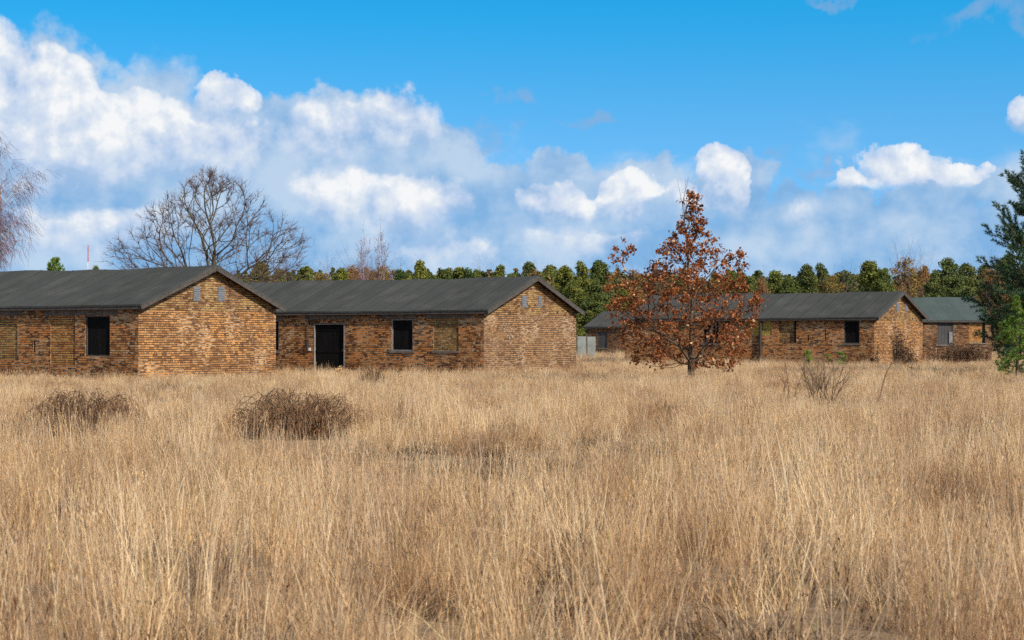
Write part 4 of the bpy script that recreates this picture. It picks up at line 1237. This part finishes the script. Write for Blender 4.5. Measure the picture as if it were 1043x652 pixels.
# tall dead weeds against the right hut's gable and the greenish-roofed hut; the tallest also stand in for a wall shadow
def weeds(name, x, Y, wpx, ytop, label, seed, n, mat, cat='weeds'):
    r = np.random.default_rng(seed); wm = wpx * Y / F / 2; H = CH + (346 - ytop) * Y / F
    t = empty(name, (px(x, Y), Y, 0)); tag(t, label, cat)
    T = Tubes()
    C = []
    for i in range(n):
        xx = r.normal(0, wm * 0.45); h = H * r.uniform(0.5, 1.0) * max(0.35, 1 - (abs(xx) / wm) ** 2 * 0.6)
        pp, _ = curve_pts((xx, r.normal(0, .25), 0), (r.normal(0, .08), r.normal(0, .08), 1), h, 4, 0.04, 0.02, r); T.tube(pp, np.linspace(0.012, 0.006, 5), 3)
        m = 26; u = r.uniform(0.25, 1, m); C.append(np.stack([np.interp(u, np.linspace(0, 1, 5), pp[:, a]) for a in range(3)], -1) + r.normal(0, 0.05, (m, 3)))
    link('stem', T.mesh('stem'), M['bramble'], t)
    C = np.concatenate(C); V, Q = leaf_quads(C, 0.06, r, 1.8); link('seed_head', fast_mesh('seed_head', V, Q, r.random(len(C))), mat, t)


weeds('dead_weed', 915.5, 110.5, 11, 328, 'tallest dark dead weed stalks doubling as a shadow on the narrow gable of the right hut', 101, 46, M['weed'])
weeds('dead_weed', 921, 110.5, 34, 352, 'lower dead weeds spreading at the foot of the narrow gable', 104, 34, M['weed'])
weeds('dead_weed', 980, 121, 72, 347, 'tall dark dead weeds along the wall under the greenish roof', 102, 120, M['weed'])
weeds('dead_weed', 345, 88, 20, 374, 'dry pale weeds standing in front of the dark doorway', 103, 16, M['grass'])

# ------------------------------------------------------------------ grass
PC = bpy.data.collections.new('grass_clumps')      # not linked to the scene: only instanced


def clump(name, seed, n, rad, hmin, hmax, wd, segs, lean, heads, mat=None, litter=0.35, bright=0.0):
    r = np.random.default_rng(seed)
    nl = int(n * litter)
    h = r.uniform(hmin, hmax, n) * np.where(r.random(n) < 0.25, 1.25, 1.0); h[:nl] = r.uniform(0.12, 0.30, nl)
    a = r.uniform(0, 6.28, n); q = rad * r.random(n) ** 0.5
    base = np.stack([np.cos(a) * q, np.sin(a) * q, np.full(n, -0.02)], -1)
    la0 = r.uniform(0, 6.28); la = np.where(r.random(n) < 0.6, la0 + r.normal(0, 0.5, n), r.uniform(0, 6.28, n)); lm = np.abs(r.normal(lean, lean, n)); lm[:nl] = r.uniform(0.5, 1.6, nl)
    ld = np.stack([np.cos(la), np.sin(la), np.zeros(n)], -1)
    wa = r.uniform(0, 6.28, n); wv = np.stack([np.cos(wa), np.sin(wa), np.zeros(n)], -1)
    w = wd * r.uniform(0.6, 1.4, n)
    V = np.zeros((n, (segs + 1) * 2, 3)); s = np.linspace(0, 1, segs + 1)
    for i, t in enumerate(s):
        c = base + ld * (lm * h * t ** 1.7)[:, None] + np.array([0, 0, 1.0]) * (h * t * np.sqrt(np.maximum(0.15, 1 - 0.35 * lm * t)))[:, None]
        ww = (w * (1 - 0.75 * t))[:, None] / 2
        V[:, 2 * i] = c - wv * ww; V[:, 2 * i + 1] = c + wv * ww
    Q = []
    for i in range(segs): Q.append(np.array([2 * i, 2 * i + 1, 2 * i + 3, 2 * i + 2]))
    Q = (np.arange(n)[:, None, None] * (segs + 1) * 2 + np.array(Q)[None]).reshape(-1, 4)
    rb = np.clip(r.normal(0.58 + bright, 0.26, n), 0, 0.94); rb[r.random(n) < 0.012] = 1.0; rb[:nl] = np.clip(r.normal(0.30, 0.2, nl), 0, .85)
    rn = np.repeat(rb, segs)
    V = V.reshape(-1, 3)
    # feathery seed heads on some tall stalks
    idx = np.where((np.arange(n) >= nl) & (r.random(n) < heads))[0]
    if len(idx):
        tipc = base[idx] + ld[idx] * (lm[idx] * h[idx])[:, None] + np.array([0, 0, 1.0]) * (h[idx] * np.sqrt(np.maximum(.15, 1 - .35 * lm[idx])))[:, None]
        m = 6; C = np.repeat(tipc, m, 0) + np.concatenate([r.normal(0, wd * 1.1, (len(idx) * m, 2)), -np.tile(np.linspace(0, .11, m), len(idx))[:, None]], 1)
        k = len(C); aa = r.uniform(0, 6.28, k); u = np.stack([np.cos(aa), np.sin(aa), np.zeros(k)], -1) * wd * 0.8; up = np.array([0, 0, 1.0]) * 0.020 + u * 0.6
        V2 = np.stack([C - up, C + u, C + up, C - u], 1).reshape(-1, 3)
        Q2 = np.arange(4 * k).reshape(-1, 4) + len(V); V = np.concatenate([V, V2]); Q = np.concatenate([Q, Q2]); rn = np.concatenate([rn, np.clip(r.normal(0.5, 0.15, k), 0, .9)])
    o = link(name, fast_mesh(name, V, Q, rn), mat or M['grass'], None, PC)
    return o


def vnoise(x, y, sc, seed):
    r = np.random.default_rng(seed); G = r.random((256, 256))
    x = x / sc + 1000; y = y / sc + 1000; xi = np.floor(x).astype(int); yi = np.floor(y).astype(int); fx = x - xi; fy = y - yi
    fx = fx * fx * (3 - 2 * fx); fy = fy * fy * (3 - 2 * fy); g = lambda a, b: G[a % 256, b % 256]
    return (g(xi, yi) * (1 - fx) + g(xi + 1, yi) * fx) * (1 - fy) + (g(xi, yi + 1) * (1 - fx) + g(xi + 1, yi + 1) * fx) * fy


FOOT = []                                            # building footprints, kept free of grass
for c, rz, Lg in ((cA, -TH, 30), (cB, -TH, 27), (cD, -TH, 17), (cC, rC, LC), (cE, rE, 12.5)): FOOT.append((c, rz, Lg, 8.2))


def scatter(y0, y1, dens, margin, r):
    A = 0.285 * (y1 ** 2 - y0 ** 2) + 2 * margin * (y1 - y0); n = int(A * dens)
    Wm = 0.285 * y1 + margin
    N = int(n * 2.4 + 100); y = r.uniform(y0, y1, N); x = r.uniform(-Wm, Wm, N)
    ok = np.abs(x) < 0.285 * y + margin; x, y = x[ok], y[ok]
    x, y = x[:n], y[:n]
    ok = np.ones(len(x), bool)
    for c, rz, Lg, W in FOOT:
        dx, dy = x - c[0], y - c[1]; lx = dx * math.cos(rz) + dy * math.sin(rz); ly = -dx * math.sin(rz) + dy * math.cos(rz)
        ok &= ~((lx > -Lg - .12) & (lx < 0.12) & (ly > -.12) & (ly < W + .12))
    return x[ok], y[ok]


def grass_obj(name, x, y, sc, rot, pick, protos, label):
    z = ground_h(x, y)
    me = bpy.data.meshes.new(name); me.vertices.add(len(x)); me.vertices.foreach_set('co', np.stack([x, y, z], -1).astype(np.float32).ravel())
    def att(n, ty, v, f):
        a = me.attributes.new(n, ty, 'POINT'); a.data.foreach_set(f, np.asarray(v).ravel())
    att('gscale', 'FLOAT_VECTOR', sc.astype(np.float32), 'vector'); att('grot', 'FLOAT_VECTOR', rot.astype(np.float32), 'vector'); att('gpick', 'INT', pick.astype(np.int32), 'value')
    me.update(); o = link(name, me, None); me.materials.append(M['grass'])
    c = bpy.data.collections.new(name + '_source')
    for p in protos: c.objects.link(p)
    g = bpy.data.node_groups.new(name + '_nodes', 'GeometryNodeTree')
    g.interface.new_socket('Geometry', in_out='INPUT', socket_type='NodeSocketGeometry'); g.interface.new_socket('Geometry', in_out='OUTPUT', socket_type='NodeSocketGeometry')
    N = g.nodes.new; i_, o_ = N('NodeGroupInput'), N('NodeGroupOutput'); ip = N('GeometryNodeInstanceOnPoints'); ci = N('GeometryNodeCollectionInfo')
    ci.inputs['Collection'].default_value = c; ci.inputs['Separate Children'].default_value = True; ci.inputs['Reset Children'].default_value = True
    def na(n, ty):
        q = N('GeometryNodeInputNamedAttribute'); q.data_type = ty; q.inputs['Name'].default_value = n; return [s for s in q.outputs if s.enabled and s.name == 'Attribute'][0]
    lk = g.links.new
    lk(i_.outputs[0], ip.inputs['Points']); lk(ci.outputs[0], ip.inputs['Instance']); ip.inputs['Pick Instance'].default_value = True
    lk(na('gpick', 'INT'), ip.inputs['Instance Index']); lk(na('grot', 'FLOAT_VECTOR'), ip.inputs['Rotation']); lk(na('gscale', 'FLOAT_VECTOR'), ip.inputs['Scale'])
    lk(ip.outputs[0], o_.inputs[0])
    md = o.modifiers.new('scatter', 'NODES'); md.node_group = g
    tag(o, label, 'grass', kind='stuff')
    return o


def build_grass():
    r = np.random.default_rng(123)
    near = [clump(f'clump_near_{i}', 200 + i, 95, 0.20, 0.28, 0.58, 0.0042, 4, 0.20 + 0.08 * (i % 3), 0.10) for i in range(6)]
    mid = [clump(f'clump_mid_{i}', 220 + i, 80, 0.26, 0.26, 0.52, 0.0062, 3, 0.24, 0.12, litter=0.3) for i in range(5)]
    farc = [clump(f'clump_distant_{i}', 240 + i, 80, 0.42, 0.22, 0.46, 0.011, 2, 0.24, 0.10, litter=0.25) for i in range(5)]
    wispy = [clump(f'clump_wispy_{i}', 300 + i, 120, 0.24, 0.22, 0.44, 0.0036, 5, 0.75, 0.1, litter=0.25) for i in range(4)]
    wispy_far = [clump(f'clump_wispy_far_{i}', 310 + i, 80, 0.34, 0.20, 0.40, 0.009, 3, 0.75, 0.1, litter=0.25) for i in range(3)]
    tall = [clump(f'clump_tall_{i}', 280 + i, 18, 0.16, 0.50, 0.78, 0.0050, 4, 0.12, 0.22, litter=0.0, bright=0.2) for i in range(4)]
    weed = [clump(f'clump_weed_{i}', 260 + i, 60, 0.22, 0.16, 0.34, 0.008, 3, 0.6, 0.2, M['weed'], 0.4) for i in range(3)]
    for k, (y0, y1, dens, mg, protos) in enumerate(((3.2, 30, 7.5, 2.5, near), (30, 66, 6.5, 4, mid), (66, 135, 3.3, 8, farc), (135, 258, 1.2, 12, farc))):
        x, y = scatter(y0, y1, dens, mg, r)
        protos = protos + (wispy if k < 2 else wispy_far)
        n1 = vnoise(x, y * 0.45, 1.4, 1); n2 = vnoise(x, y * 0.35, 4.5, 2); n3 = vnoise(x, y * .6, 0.55, 3)
        v = np.clip((0.4 * n1 + 0.35 * n2 + 0.25 * n3 - 0.5) * 1.5 + 0.5, 0.02, 1)
        keep = (v > 0.22) | (r.random(len(x)) < 0.6)
        for (bx, by, bw) in ((px(88, 31.5), 31.5, 1.05), (px(304, 31.0), 31.0, 1.1)):
            keep &= ~((((x - bx) / bw) ** 2 + ((y - by + 1.6) / 2.6) ** 2 < 1) & (r.random(len(x)) < 0.86))
        # in front of walls the grass is thinner and shorter
        x, y, v, n2 = x[keep], y[keep], v[keep], n2[keep]
        s = (0.42 + 0.92 * v) * r.uniform(0.82, 1.18, len(x))
        if k == 3: s *= 1.3
        # slightly trodden belt in the middle distance on the right, taller stand close to the camera
        s *= np.interp(y, [3, 12, 20, 40, 80, 140], [1.12, 1.02, 0.84, 0.72, 0.64, 0.78])
        sc = np.stack([np.full(len(x), 1.05), np.full(len(x), 1.05), s], -1) * (1.0 if k < 2 else 1.15); sc[:, 2] = s
        rot = np.stack([r.normal(0, 0.13, len(x)), r.normal(0, 0.13, len(x)), r.uniform(0, 6.28, len(x))], -1)
        pick = r.integers(0, len(protos), len(x)); 
        n4 = vnoise(x, y * 0.5, 2.2, 9); w = (v < 0.30) & (r.random(len(x)) < 0.45) | (n4 > 0.84) & (r.random(len(x)) < 0.35) | (r.random(len(x)) < 0.045)
        allp = protos + weed + tall; tl = (r.random(len(x)) < (0.24 if k == 0 else 0.10)) & (v > 0.42); pick = np.where(w, len(protos) + r.integers(0, len(weed), len(x)), pick); pick = np.where(tl & ~w, len(protos) + len(weed) + r.integers(0, len(tall), len(x)), pick)
        lab = ['tall dry straw-coloured grass closest to the camera', 'dry grass of the middle of the field', 'dry grass around the huts and the oak', 'far dry grass at the edge of the wood'][k]
        grass_obj('dry_grass', x, y, sc, rot, pick, allp, lab)


build_grass()
